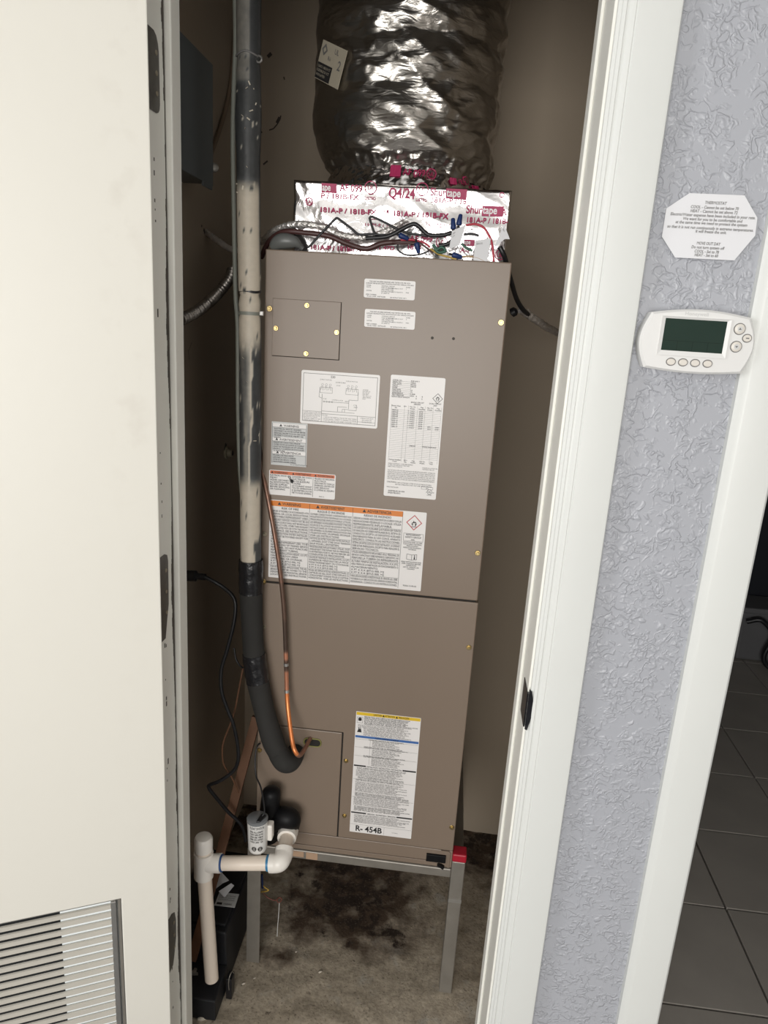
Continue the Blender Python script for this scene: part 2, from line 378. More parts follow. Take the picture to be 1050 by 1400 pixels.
class Ink:                                       # flat shapes in local (u right, v up); placed by a mapping
    def __init__(self): self.v = []; self.f = []
    def text(self, s, u, v, size, width=None, align='l', bold=0, shear=0.0, maxw=None):
        adv = sum(GL.get((c, bold), GL[' ', bold])[2] for c in s)
        sx = size if width is None else width/max(adv, 1e-6)
        if maxw and adv*sx > maxw: sx = maxw/adv
        w = adv*sx
        x = u - (0 if align == 'l' else w/2 if align == 'c' else w)
        for c in s:
            gv, gf, ga = GL.get((c, bold), GL[' ', bold])
            k = len(self.v)
            self.v += [(x+px*sx+py*size*shear, v+py*size) for px, py in gv]
            self.f += [tuple(i+k for i in q) for q in gf]
            x += ga*sx
        return w
    def poly(self, pts):
        k = len(self.v); self.v += list(pts); self.f.append(tuple(range(k, k+len(pts)))); return self
    def rect(self, u0, u1, v0, v1): return self.poly([(u0, v0), (u1, v0), (u1, v1), (u0, v1)])
    def line(self, a, b, w):
        a = Vector(a); b = Vector(b); d = (b-a).normalized(); n = Vector((-d.y, d.x))*w/2
        return self.poly([tuple(a-n), tuple(b-n), tuple(b+n), tuple(a+n)])
    def frame(self, u0, u1, v0, v1, w):
        for q in ((u0, u1, v0, v0+w), (u0, u1, v1-w, v1), (u0, u0+w, v0+w, v1-w), (u1-w, u1, v0+w, v1-w)): self.rect(*q)
        return self
    def ring(self, c, r, w, n=20):
        for k in range(n):
            a, b = 2*math.pi*k/n, 2*math.pi*(k+1)/n
            self.poly([(c[0]+math.cos(t)*q, c[1]+math.sin(t)*q) for t, q in ((a, r-w), (b, r-w), (b, r), (a, r))])
        return self
    def disc(self, c, r, n=16): return self.poly([(c[0]+math.cos(2*math.pi*k/n)*r, c[1]+math.sin(2*math.pi*k/n)*r) for k in range(n)])
    def diamond(self, c, r, w):
        o = [(c[0]+r, c[1]), (c[0], c[1]+r), (c[0]-r, c[1]), (c[0], c[1]-r)]
        i = [(c[0]+r-w, c[1]), (c[0], c[1]+r-w), (c[0]-r+w, c[1]), (c[0], c[1]-r+w)]
        for k in range(4): self.poly([o[k], o[(k+1) % 4], i[(k+1) % 4], i[k]])
        return self
    def flame(self, c, s):
        P = [(-.28, -.42), (-.42, -.1), (-.3, .2), (-.22, .02), (-.1, .5), (.06, .22), (.12, .34), (.3, .12), (.26, .3), (.42, -.08), (.28, -.42), (.12, -.42), (.2, -.2), (.02, .05), (-.12, -.16), (-.12, -.42)]
        # concave outline split in triangles round a low centre
        ctr = [(-.2, -.2), (.0, .1), (.22, -.1)]
        for i in range(len(P)-1):
            mx_, mz = (P[i][0]+P[i+1][0])/2, (P[i][1]+P[i+1][1])/2
            q = min(ctr, key=lambda t: (t[0]-mx_)**2+(t[1]-mz)**2)
            self.poly([(c[0]+x*s, c[1]+z*s) for x, z in (P[i], P[i+1], q)])
        self.rect(c[0]-.42*s, c[0]+.42*s, c[1]-.62*s, c[1]-.52*s)
        return self
    def warn(self, c, s):                       # solid warning triangle
        return self.poly([(c[0]-s*.55, c[1]-s*.4), (c[0]+s*.55, c[1]-s*.4), (c[0], c[1]+s*.6)])
    def build(self, name, material, parent, fn):
        me = bpy.data.meshes.new(name); me.from_pydata([tuple(fn(u, v)) for u, v in self.v], [], self.f); me.materials.append(material)
        o = bpy.data.objects.new(name, me); COL.objects.link(o)
        if name in ('lettering', 'panel_lettering', 'ruled_lines', 'wall_scuff'): o['kind'] = 'stuff'
        if parent is not None:
            o.parent = parent
            if parent.parent is None: o.location = -parent.location
        return o
def rounded(x0, x1, z0, z1, r, n=4):
    out = []
    for cx, cz, a0 in ((x1-r, z1-r, 0), (x0+r, z1-r, 90), (x0+r, z0+r, 180), (x1-r, z0+r, 270)):
        out += [(cx+r*math.cos(math.radians(a0+90*k/n)), cz+r*math.sin(math.radians(a0+90*k/n))) for k in range(n+1)]
    return out

# ================================================================== the setting
XL, XR, YB, ZC = -0.56, 0.265, 1.93, 2.44        # closet: left wall, right wall, back wall, ceiling
JL, JR, YW, YI = -0.44, 0.151, 1.01, 1.122       # closet doorway: jamb faces, hall side and closet side of the wall
DL, DR = 0.434, 1.25                             # the second doorway

# closet floor, with the amount of staining held per point
fl = MB(); nx, ny = 90, 100; vs = []; st = []
for j in range(ny+1):
    for i in range(nx+1):
        x = XL-.02+(XR+.04-XL)*i/nx; y = YW+(YB+.02-YW)*j/ny
        h = .0035*noise.fractal(Vector((x*22, y*22, 1)), 1.0, 2.0, 4)
        vs.append((x, y, h))
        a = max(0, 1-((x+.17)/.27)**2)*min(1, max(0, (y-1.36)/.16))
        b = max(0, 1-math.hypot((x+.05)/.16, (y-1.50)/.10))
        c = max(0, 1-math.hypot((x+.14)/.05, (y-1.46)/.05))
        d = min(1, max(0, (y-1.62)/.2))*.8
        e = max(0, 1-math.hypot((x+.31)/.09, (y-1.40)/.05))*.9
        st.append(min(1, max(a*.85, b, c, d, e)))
fl.add(vs, [(j*(nx+1)+i, j*(nx+1)+i+1, (j+1)*(nx+1)+i+1, (j+1)*(nx+1)+i) for j in range(ny) for i in range(nx)])
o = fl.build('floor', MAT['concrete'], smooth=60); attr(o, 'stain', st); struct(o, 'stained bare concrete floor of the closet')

# tiled floor of hall and next room
tf = MB().box(-1.6, 2.2, -2.4, 3.9, -.06, -.012)
floor2 = struct(tf.build('floor', MAT['grout']), 'grey ceramic tile floor with dark grout')
tm = None; P_ = .3297; random.seed(3)
for ix in range(-1, 4):
    for iy in range(-3, 8):
        x0 = .549+ix*.33; y0 = 1.413+iy*P_
        if x0 < .3 and y0 > .9: continue
        if y0+P_ > 3.75: continue
        if tm is None:
            o = MB().box(.0028, .3272, .0028, .3272, -.012, 0).build('tile', MAT['tile'], floor2, bevel=.0015); tm = o.data
        else:
            o = bpy.data.objects.new('tile', tm); COL.objects.link(o); o.parent = floor2
            mo = o.modifiers.new('bevel', 'BEVEL'); mo.width = .0015; mo.segments = 2
        o.location = (x0, y0, random.uniform(-.0006, 0)); 
# walls: the front wall between hall and closet (piers and headers), closet shell, next room
fw = MB()
fw.box(-1.6, JL-.018, YW, YI, 0, ZC)
fw.box(JR+.018, DL-.018, YW, YI, 0, ZC)
fw.box(JL-.018, JR+.018, YW, YI, 2.07, ZC)
fw.box(DL-.018, DR+.018, YW, YI, 2.07, ZC)
fw.box(DR+.018, 2.2, YW, YI, 0, ZC)
struct(fw.build('wall_front', MAT['wall']), 'grey knockdown-textured wall beside the closet doorway')
struct(MB().box(XL-.1, XL, YI, YB+.1, 0, ZC).build('wall_left', MAT['closet']), 'taupe left wall inside the closet')
struct(MB().box(XL, XR, YB, YB+.1, 0, ZC).build('wall_back', MAT['closet']), 'taupe back wall of the closet')
struct(MB().box(XR, XR+.09, YI, YB+.1, 0, ZC).build('wall_right', MAT['closet']), 'taupe right wall inside the closet')
struct(MB().box(XL-.1, XR+.09, YI, YB+.1, ZC, ZC+.05).build('ceiling', MAT['ceiling']), 'closet ceiling')
rw = MB()
rw.box(-1.9, -1.2, -2.5, -2.4, 0, ZC); rw.box(-1.2, .8, -2.5, -2.4, 2.05, ZC); rw.box(.8, 2.2, -2.5, -2.4, 0, ZC)  # unseen hall wall, added to give the foil something to reflect
struct(rw.build('wall_rear', MAT['ceiling']), 'unseen hall wall behind the viewer, added with a wide opening for the foil reflections')
struct(MB().box(.95, 1.78, -2.4, -2.36, 0, 2.05).build('reflector_door', mat('reflector_door_wood', (.36, .19, .10), .5, var=.2, scale=12)), 'unseen wooden door behind the viewer, added to warm the foil reflections')  # unseen door, added for warm tones in the foil reflections
rm = MB()
rm.box(XR+.09, 2.2, 3.76, 3.86, 0, ZC); rm.box(2.1, 2.2, YI, 3.76, 0, ZC); rm.box(XR+.09, XR+.13, YB+.1, 3.76, 0, ZC)
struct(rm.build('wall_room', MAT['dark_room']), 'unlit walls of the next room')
struct(MB().box(XR+.09, 2.2, YI, 3.86, ZC, ZC+.05).build('ceiling', MAT['ceiling']), 'ceiling of the next room')
struct(MB().box(-1.6, 2.2, -2.4, YW, ZC, ZC+.05).build('ceiling', MAT['ceiling']), 'hall ceiling')

# closet door frame: left jamb with its stop, right jamb and moulded casing
jl = MB().box(JL-.018, JL, YW, YI, 0, 2.07).build('trim_1', MAT['old_trim'], bevel=.0015)
struct(jl, 'worn grey-white left jamb of the closet doorway')
MB().box(JL, JL+.011, 1.087, YI-.001, 0, 2.06).build('door_stop', MAT['old_trim'], jl, bevel=.002)
# worn dark seam where stop and jamb meet: ragged strip of missing paint
sm = MB(); z = .02; random.seed(11); vs_l = []
while z < 2.05:
    h = .008
    wdt = max(.0005, .0020+.0046*noise.noise(Vector((z*4.3, 0, 4)))+.0020*noise.noise(Vector((z*41, 0, 2))))
    sm.box(JL-.001, JL+.0006, 1.0868-wdt*1.9, 1.0872, z, z+h); z += h
sm.build('worn_seam', MAT['jamb_crack'], jl)['kind'] = 'stuff'
ch = MB()
for k in range(34):
    z = random.uniform(.15, 2.0); y = 1.0435+abs(random.gauss(0, .0035)); r = random.uniform(.0007, .0022)
    ch.box(JL-.001, JL+.0004, y, y+r*1.6, z, z+r*random.uniform(1.5, 6))
ch.build('paint_chips', MAT['jamb_crack'], jl)['kind'] = 'stuff'
struct(MB().box(JL-.085, JL-.006, YW-.017, YW, 0, 2.13).build('trim_2', MAT['trim'], bevel=.003), 'left casing of the closet doorway behind the open door')
jr = MB().box(JR, JR+.018, YW-.001, YI, 0, 2.07).build('trim_3', MAT['old_trim'], bevel=.001)
struct(jr, 'right jamb of the closet doorway')
MB().box(JR-.0045, JR, 1.088, YI-.001, 0, 2.06).build('door_stop', MAT['old_trim'], jr, bevel=.001)
def casing(x0, x1, mirror=False):
    d = x1-x0
    prof = [(0, 0), (0, .009), (.0040, .0105), (.0048, .0125), (.0090, .0140), (.0098, .0125), (.0130, .0130), (.0150, .0150), (.0195, .0163), (.0205, .0155), (.0225, .0175), (d-.006, .0185), (d-.002, .0175), (d, .014), (d, 0)]
    if mirror: prof = [(d-a, b) for a, b in reversed(prof)]
    return MB().prism_z([(x0+a, YW-b) for a, b in prof], 0, 2.13)
struct(casing(JR+.0035, .2285).build('trim_4', MAT['trim'], smooth=35), 'wide white moulded casing right of the closet doorway')
c2 = MB(); d0, d1 = .3705, .4345
prof = [(0, 0), (0, .011), (.003, .0135), (.0095, .0175), (.012, .0182), (.055, .0195), (.0605, .0190), (d1-d0, .0155), (d1-d0, 0)]
c2.prism_z([(d0+a, YW-b) for a, b in prof], 0, 2.13)
struct(c2.build('trim_5', MAT['trim'], smooth=35), 'white casing between the grey wall and the dark tiled room')
struct(MB().box(DL-.018, DL, YW-.001, YI, 0, 2.07).build('trim_6', MAT['trim'], bevel=.0015), 'jamb of the dark room doorway')
hd = MB().box(JL-.018, JR+.018, YW-.001, YI, 2.05, 2.07); hd.box(JL-.085, .2285, YW-.017, YW, 2.056, 2.13)
struct(hd.build('trim_7', MAT['trim'], bevel=.002), 'head of the closet doorway')

# hinge leaves left on the jamb, each with a painted-over plate
def hinge(zt, zb, y1, label, pts=None):
    q = pts or [(1.018, zb), (y1-.012, zb), (y1-.006, zb+.002), (y1-.002, zb+.006), (y1, zb+.013), (y1-.0005, zt-.022), (y1-.003, zt-.012), (y1-.008, zt-.004), (y1-.016, zt), (1.018, zt)]
    o_ = MB()
    n = len(q); vs = [(JL-.0004, y, z) for y, z in q]+[(JL+.0012, y, z) for y, z in q]
    o_.add(vs, [tuple(range(n-1, -1, -1)), tuple(range(n, 2*n))]+[(i, (i+1) % n, (i+1) % n+n, i+n) for i in range(n)])
    h_ = o_.build('hinge_leaf', MAT['bronze'], jl)
    s = MB()
    for k in (.25, .5, .75):
        zc = zb+(zt-zb)*k
        s.cyl((JL+.001, y1-.010, zc), (JL+.0022, y1-.010, zc), .0036, .0030, 12)
    s.build('screw', MAT['dull_screw'], h_, smooth=40)
hinge(1.888, 1.789, 1.068, 'upper')
hinge(1.158, 1.012, 1.0645, 'middle', [(1.018, 1.005), (1.048, 1.005), (1.056, 1.035), (1.0635, 1.060), (1.0645, 1.135), (1.061, 1.146), (1.052, 1.15), (1.018, 1.15)])
hinge(.445, .330, 1.068, 'lower', [(1.018, .325), (1.050, .325), (1.058, .345), (1.067, .375), (1.0675, .415), (1.062, .436), (1.050, .444), (1.018, .446)])

# black latch plate let into the right casing edge
sp = MB()
prof = [(.938, .0005), (.955, .003), (.972, .0046), (.985, .0040), (.995, .0026), (1.005, .0008)]
n = len(prof)
vs = [(JR+.0010, YW-.0092, z) for z, w in prof]+[(JR+.0036+w*1.35, YW-.0125, z) for z, w in prof]
sp.add(vs+[(x+.0005, y+.003, z) for x, y, z in vs], [(i, i+1, n+i+1, n+i) for i in range(n-1)]+[(2*n+i, 3*n+i, 3*n+i+1, 2*n+i+1) for i in range(n-1)])
sp.box(JR-.0012, JR+.001, YW-.006, YW+.045, .940, .998)
stp = sp.build('strike_plate', MAT['strike'], bevel=.0003)
tag(stp, 'small black strike plate at the edge of the wide white casing', 'strike plate')

# ------------------------------------------------------------------ the open closet door, folded back towards the hall wall
N_ = Vector((.4384, -.8988, 0)); E_ = Vector((-.8988, -.4384, 0)); CORNER = Vector((-.4190, .9855, 0))
def dxf(s, t, z): return CORNER+E_*s-N_*t+Vector((0, 0, z))     # s along the door, t into its thickness
DW, DT = .60, .035; GS0, GS1, GZ0, GZ1 = .0755, .525, .085, .563
door = MB(); sg = [0, GS0, GS1, DW]; zg = [.012, GZ0, GZ1, 2.05]
# fine grid so that the hand marks stay near the edge
def slab(md, s0, s1, z0, z1): md.box(s0, s1, 0, DT, z0, z1)
ss = sorted(set([round(x, 4) for x in np.linspace(0, GS0, 4)]+[GS0, GS1, DW]+[round(x, 4) for x in np.linspace(GS0, GS1, 9)]))
zs = sorted(set([.012, GZ0, GZ1, 2.05]+[round(x, 3) for x in np.linspace(GZ1, 2.05, 25)]))
idx = {}
for t in (0, DT):
    for i, s in enumerate(ss):
        for j, z in enumerate(zs):
            idx[i, j, t] = len(door.v); door.v.append((s, t, z))
hole = lambda i, j: GS0-1e-6 <= ss[i] < GS1-1e-6 and GZ0-1e-6 <= zs[j] < GZ1-1e-6
for i in range(len(ss)-1):
    for j in range(len(zs)-1):
        if hole(i, j): continue
        for t in (0, DT): door.f.append((idx[i, j, t], idx[i+1, j, t], idx[i+1, j+1, t], idx[i, j+1, t]))
        for (a, b, ni, nj) in (((i, j), (i+1, j), i, j-1), ((i, j+1), (i+1, j+1), i, j+1), ((i, j), (i, j+1), i-1, j), ((i+1, j), (i+1, j+1), i+1, j)):
            if not (0 <= ni < len(ss)-1 and 0 <= nj < len(zs)-1) or hole(ni, nj):
                door.f.append((idx[(*a, 0)], idx[(*b, 0)], idx[(*b, DT)], idx[(*a, DT)]))
loc_v = list(door.v)
do = door.build('door_1', MAT['door'], xf=dxf, bevel=.0016)
attr(do, 'smudge', [max(0, 1-abs(s-.035)/.035)*(1 if z > 1.3 else .3) for s, t, z in loc_v])
struct(do, 'cream painted closet door folded back, with a louvred grille at its foot')
fr = MB(); e_ = .0045
fr.box(GS0, GS1, .010, .030, GZ1-.010, GZ1); fr.box(GS0, GS1, .010, .030, GZ0, GZ0+.010)
fr.box(GS1-.012, GS1, .010, .030, GZ0+.010, GZ1-.010)
fr.build('grille_frame', MAT['alu'], do, xf=dxf, bevel=.0008)
MB().box(GS0+.0085, GS0+.0170, .007, .022, GZ0+.010, GZ1-.010).build('grille_stile', MAT['alu'], do, xf=dxf, bevel=.001)
MB().box(GS0+.0012, GS0+.0058, .004, .022, GZ0+.001, GZ1-.001).build('grille_edge', MAT['galv'], do, xf=dxf, bevel=.0006)
MB().box(GS0+.017, .1715, .0110, .0125, GZ0+.010, GZ1-.010).build('backing_strip', MAT['backing'], do, xf=dxf)  # white strip added so the slots on this side look bright
MB().box(.1725, GS1-.012, .026, .030, GZ0+.010, GZ1-.010).build('slot_shade_sheet', MAT['filter'], do, xf=dxf)  # dark sheet added to paint the shade behind these slots
k = 0; z = GZ1-.0185; me_s = None
while z > GZ0+.012:
    if me_s is None:
        s_ = MB()
        lo = [dxf(GS0+.017, .0065, -.0042), dxf(GS1-.012, .0065, -.0042), dxf(GS1-.012, .0095, -.0036), dxf(GS0+.017, .0095, -.0036)]
        hi = [dxf(GS0+.017, .0065, .0042), dxf(GS1-.012, .0065, .0042), dxf(GS1-.012, .0095, .0048), dxf(GS0+.017, .0095, .0048)]
        so = s_.hexa(lo, hi).build('slat', MAT['slat'], do); me_s = so.data
    else:
        so = bpy.data.objects.new('slat', me_s); COL.objects.link(so); so.parent = do
    so.location = (0, 0, z); z -= .01630; k += 1

# dirt marks and scuffs on the closet walls (flat marks with their own shape)
def mark(pts, w, name='wall_scuff'):
    ik = Ink()
    for a, b in zip(pts, pts[1:]): ik.line(a, b, w)
    return ik
bw = [o_ for o_ in COL.objects if o_.name == 'wall_back'][0]
mk = Ink()
for chain, w in (([(368, 178), (374, 176), (379, 170), (383, 163), (384, 158)], .003), ([(378, 168), (382, 160)], .005), ([(366, 78), (371, 73)], .008), ([(354, 176), (358, 182)], .005), ([(360, 225), (366, 220)], .004), ([(388, 105), (389, 109)], .003), ([(691, 309), (694, 312)], .006), ([(670, 232), (674, 235)], .004)):
    p = [at(u, v, YB) for u, v in chain]
    for a, b in zip(p, p[1:]): mk.line((a.x, a.z), (b.x, b.z), w)
mk.build('wall_scuff', MAT['jamb_crack'], bw, lambda u, v: (u, YB-.0005, v))
lw = [o_ for o_ in COL.objects if o_.name == 'wall_left'][0]
mk = Ink()
for chain, w in (([(278, 313), (280, 319)], .008), ([(275, 308), (276, 310)], .005), ([(257, 478), (258.5, 492)], .0015), ([(262, 468), (258, 479)], .0012), ([(307, 610), (309, 613)], .02)):
    p = [atx(u, v, XL) for u, v in chain]
    for a, b in zip(p, p[1:]): mk.line((a.y, a.z), (b.y, b.z), w)
mk.build('wall_scuff', MAT['jamb_crack'], lw, lambda u, v: (XL+.0005, u, v))

# ================================================================== the air handler
U = 1.36; UX0, UX1 = -.365, .0825
ah = empty('air_handler', (-.1415, U+.26, .333), 'tall taupe sheet-metal air handler cabinet covered in white and orange stickers, on a steel stand', 'air handler')
MB().box(UX0+.001, UX1-.001, U+.0215, U+.53, .352, 1.6440).build('cabinet', MAT['sheet'], ah, bevel=.002)
MB().box(UX0+.004, UX1-.004, U+.004, U+.022, .360, 1.638).build('cabinet_gap', MAT['sheet_dark'], ah)
MB().box(UX0, UX1, U, U+.021, .9980, 1.6445).build('upper_panel', MAT['sheet'], ah, bevel=.0025, seg=3)
AX, AZ = -.1785, .6635
lp = MB().prism_y([(AX+.0028, .3975), (UX1+.002, .3975), (UX1+.002, .9940), (UX0, .9940), (UX0, AZ+.0018), (AX+.0028, AZ+.0018)], U, U+.021)
lp.build('lower_panel', MAT['sheet'], ah, bevel=.002)
ap = MB().box(UX0, AX, U+.0005, U+.02, .3975, AZ).build('access_panel', MAT['sheet'], ah, bevel=.0016)
slot = rounded(-.2615, -.2235, .6235, .6425, .0090)
MB().prism_y(slot, U-.0004, U+.0006).build('pipe_opening', MAT['sheet_dark'], ap)
gr = MB(); pts = [Vector((x, U-.0008, z)) for x, z in slot]; gr.tube(pts+[pts[0]], .0015, 8, False)
gr.build('grommet', MAT['grommet'], ap, smooth=60)
# base pan under the panels
bp_ = MB().box(UX0, UX1+.002, U+.002, U+.02, .3505, .3955)
base = bp_.build('base_pan', MAT['sheet'], ah, bevel=.0015)
MB().box(UX0, .062, U-.0010, U+.004, .3620, .3655).box(.0755, .0790, U-.001, U+.004, .352, .392).build('base_lip', MAT['sheet'], base, bevel=.0006)
MB().box(.058, .077, U-.0006, U+.003, .3905, .3955).build('lip_notch', MAT['sheet'], base)
MB().box(.0265, .0700, U-.0035, U+.003, .3650, .3835).build('drain_plug', MAT['black_rubber'], base, bevel=.001)
MB().hexa([(.052, U-.006, .3575), (.066, U-.006, .3500), (.0685, U-.006, .3555), (.055, U-.006, .3640)], [(.052, U+.002, .3575), (.066, U+.002, .35), (.0685, U+.002, .3555), (.055, U+.002, .364)]).build('plug_tab', MAT['black_rubber'], base)
# knock-out cover
MB().box(-.3491, -.2197, U-.0005, U+.001, 1.4537, 1.5589).build('knockout_shade', MAT['sheet_dark'], ah)  # dark plate peeps out right and below, painting the cover's shade
MB().box(-.3489, -.2208, U-.0022, U+.001, 1.4549, 1.5587).build('knockout_cover', MAT['sheet'], ah, bevel=.0006)
def hexscrew(x, z, y=U, r=.0052, material='brass'):
    b = MB(); b.rings((x, y+.001, z), (0, -1, 0), [(0, r), (.0018, r), (.0026, r*.86)], 20)
    b.rings((x, y-.0014, z), (0, -1, 0), [(0, r*.60), (.0036, r*.60), (.0042, r*.48)], 6)
    return b.build('screw', MAT[material], ah, smooth=35)
for x, z, dy in ((-.3550, 1.5396, 0), (-.2842, 1.5495, -.002), (-.3418, 1.5051, -.002), (-.2265, 1.5047, -.002), (-.2831, 1.4622, -.002), (.0735, 1.5407, 0), (.0729, 1.0996, 0), (.0742, .8954, 0), (.0765, .4599, 0)):
    hexscrew(x, z, U+dy, .0050 if dy else .0056)
for x, z in ((-.3568, 1.0995), (-.3549, .8952), (-.1667, .5970), (-.1635, .4563)): hexscrew(x, z, U, .0052, 'dull_screw' if x < -.3 else 'brass')
hexscrew(-.3580, .9965, U-.001, .006); hexscrew(-.3600, .5989, U-.001, .0052)
for x, z in ((-.0487, 1.5058), (-.0098, 1.5070)):
    MB().rings((x, U+.001, z), (0, -1, 0), [(0, .0030), (.0013, .0026)], 14).build('screw_hole', MAT['hole'], ah)

# ---- stickers: each a thin vinyl sheet with its print as sub-parts
def sticker(x0, x1, z0, z1, label, r=.003, material='sticker', name='sticker'):
    s = MB().prism_y(rounded(x0, x1, z0, z1, r), U-.0005, U+.0005).build(name, MAT[material], ah)
    if label: s['label'] = label
    return s
def on(depth): return lambda u, v: (u, U-.0005-depth*.00022, v)
def block(ik, lines, x0, x1, ztop, step, size, align='l', bold=0, full=None):
    w = x1-x0
    for i, s in enumerate(lines):
        if not s: continue
        zz = ztop-step*(i+1)+step*.22
        u = x0 if align == 'l' else (x0+x1)/2
        ik.text(s, u, zz, size, align=align, bold=bold, maxw=w)

# two small data stickers near the top
for (x0, x1, z0, z1, lab) in ((-.1797, -.0863, 1.5700, 1.6030, 'small white data sticker, upper of two'), (-.1760, -.0826, 1.5182, 1.5500, 'small white data sticker, lower of two')):
    s = sticker(x0, x1, z0, z1, lab); ik = Ink(); w = x1-x0
    ik.text('THIS UNIT HAS BEEN DESIGNED AND TESTED FOR USE WITH', (x0+x1)/2, z1-.0052, .0030, width=w*.80, align='c', bold=1)
    ik.text('AUXILIARY HEATER KITS LISTED ON RATING PLATE ONLY. REPLACE WITH SAME', (x0+x1)/2, z1-.0085, .0030, width=w*.93, align='c', bold=1)
    for i, (a, b, c) in enumerate((('MODEL', 'CONTROL CIRCUIT', 'CLASS'), ('VOLTS', 'FUSE OR BREAKER', '2'), ('', 'USE COPPER WIRE', ''), ('MOTOR', 'SUITABLE FOR USE', 'MAX'), ('', 'AT LEAST 75', ''))):
        zz = z1-.0122-i*.0031
        ik.text(a, x0+.004, zz, .0027, bold=1); ik.text(b, x0+w*.34, zz, .0027, bold=1); ik.text(b[::-1], x0+w*.54, zz, .0025) if i in (1, 3) else None
        ik.text(c, x0+w*.82, zz, .0027, bold=1)
    ik.text('KEEP COVERED', x0+.004, z0+.0048, .0028, bold=1); ik.text('IN ALL CASES', x0+.006, z0+.0018, .0028, bold=1); ik.text('INSTALLED', x0+w*.27, z0+.0018, .0030, bold=1)
    ik.text('SEE INSTRUCTIONS  REV 1', x0+w*.52, z0+.0016, .0026, bold=1)
    ik.build('lettering', MAT['ink'], s, on(1))

# wiring diagram
x0, x1, z0, z1 = -.2910, -.1408, 1.3305, 1.4318
s = sticker(x0, x1, z0, z1, 'white wiring diagram sticker', .0035); w, h = x1-x0, z1-z0
ik = Ink(); ik.frame(x0+.004, x1-.004, z0+.005, z1-.005, .0008)
fx = lambda t: x0+w*t
fz = lambda t: z0+h*t
X1 = fx(.275)
ik.line((X1, z0+.005), (X1, fz(.58)), .0007); ik.line((x0+.004, fz(.245)), (X1, fz(.245)), .0005)
ik.line((X1, fz(.21)), (x1-.004, fz(.21)), .0007); ik.line((fx(.74), z0+.005), (fx(.74), fz(.21)), .0007)
ik.line((fx(.74), z0+.0105), (x1-.004, z0+.0105), .0005)
for cx in (.33, .66):                            # two motor terminal sketches
    for k in range(3):
        ik.ring((fx(cx-.055+.05*k), fz(.755)), .0022, .0004, 10); ik.line((fx(cx-.075+.05*k), fz(.66)), (fx(cx-.06+.05*k), fz(.74)), .0006); ik.line((fx(cx-.045+.05*k), fz(.65)), (fx(cx-.05+.05*k), fz(.72)), .0006)
    ik.frame(fx(cx-.085), fx(cx+.075), fz(.60), fz(.71), .0005)
    ik.text('SUPPLY MOTOR', fx(cx-.09), fz(.835), .0032, width=w*.15)
ik.text('208/240', fx(.44), fz(.80), .0034, width=w*.13); ik.text('60 HZ', fx(.45), fz(.745), .003)
ik.text('230', fx(.375), fz(.885), .006, bold=1)
pts = [(.245, .70), (.235, .52), (.275, .50)]
for a, b in zip(pts, pts[1:]): ik.line((fx(a[0]), fz(a[1])), (fx(b[0]), fz(b[1])), .0006)
for a, b in (((.735, .66), (.735, .50)), ((.735, .50), (.62, .50)), ((.62, .50), (.62, .33)), ((.29, .44), (.62, .44)), ((.62, .31), (.72, .31)), ((.72, .31), (.72, .42)), ((.48, .26), (.48, .36)), ((.48, .36), (.60, .36)), ((.54, .26), (.54, .32)), ((.57, .26), (.57, .32)), ((.28, .26), (.70, .26)), ((.54, .32), (.62, .32))):
    ik.line((fx(a[0]), fz(a[1])), (fx(b[0]), fz(b[1])), .0006)
for k in range(4): ik.ring((fx(.30+.035*k), fz(.44)), .0016, .0005, 8)
for a, b, t in ((.29, .48, 'FUSE'), (.40, .47, 'CONTROL BOX'), (.57, .46, 'RELAY'), (.68, .40, 'COIL'), (.685, .36, 'TERM')): ik.text(t, fx(a), fz(b), .003)
for i, t in enumerate(('LEGEND', 'BLK BLACK', 'BLU BLUE', 'RED RED', 'YEL YELLOW', 'GRN GREEN', 'WHT')):
    ik.text(t, fx(.79), fz(.70-.028*i), .0029)
block(ik, ['COPPER CONDUCTORS ONLY', 'REPLACEMENT WIRE MUST', 'BE THE SAME GAUGE AND', 'INSULATION TYPE AS', 'ORIGINAL. REFER TO UNIT', 'WIRING INSTRUCTIONS'], fx(.04), fx(.27), fz(.235), .0031, .0028)
block(ik, ['NOTES:', '   1. FAN MOTOR THERMALLY PROTECTED. FIELD WIRING', '   SHOWN DASHED. CONNECT TO TERMINALS AS MARKED', '   2. MOTORS ARE FACTORY WIRED FOR RATED VOLTS'], fx(.285), fx(.73), fz(.20), .0036, .0032)
block(ik, ['WIRING DIAGRAM', 'AIR HANDLER', 'SINGLE PHASE'], fx(.755), fx(.965), fz(.195), .0036, .0030, 'c')
ik.build('lettering', MAT['ink_grey'], s, on(1))

# tall rating plate
x0, x1, z0, z1 = -.1206, -.0181, 1.2002, 1.4345
s = sticker(x0, x1, z0, z1, 'tall narrow white rating plate sticker', .003); w, h = x1-x0, z1-z0
fx = lambda t: x0+w*t
fz = lambda t: z1-h*t
ik = Ink(); gk = Ink()
for i, (a, b) in enumerate((('MODEL NO.', '454B AHU 1'), ('SERIAL NO.', '240824'), ('MFD. DATE', '08/2024'), ('VOLTS', '208/240'), ('PHASE', '1'), ('MAX AMPS', '2.8'), ('MOTOR HP', '1/3'), ('REFRIGERANT', 'R-454B'), ('TEST PRESSURE', 'HIGH'))):
    zz = fz(.045+.0148*i); ik.text(a, fx(.04), zz, .0033, bold=1); ik.text(b, fx(.37), zz, .0033, bold=1)
    gk.line((fx(.03), zz-.0007), (fx(.37), zz-.0007), .00035)
ik.text('MINIMUM CIRCUIT AMPACITY', fx(.03), fz(.178), .0031, maxw=w*.34, bold=1)
for r_ in range(2):
    for c_ in range(2): ik.text(str(3+r_+c_), fx(.48+.11*c_), fz(.165+.018*r_), .0038, bold=1)
ik.diamond((fx(.885), fz(.165)), .0098, .0011); ik.flame((fx(.885), fz(.163)), .0080)
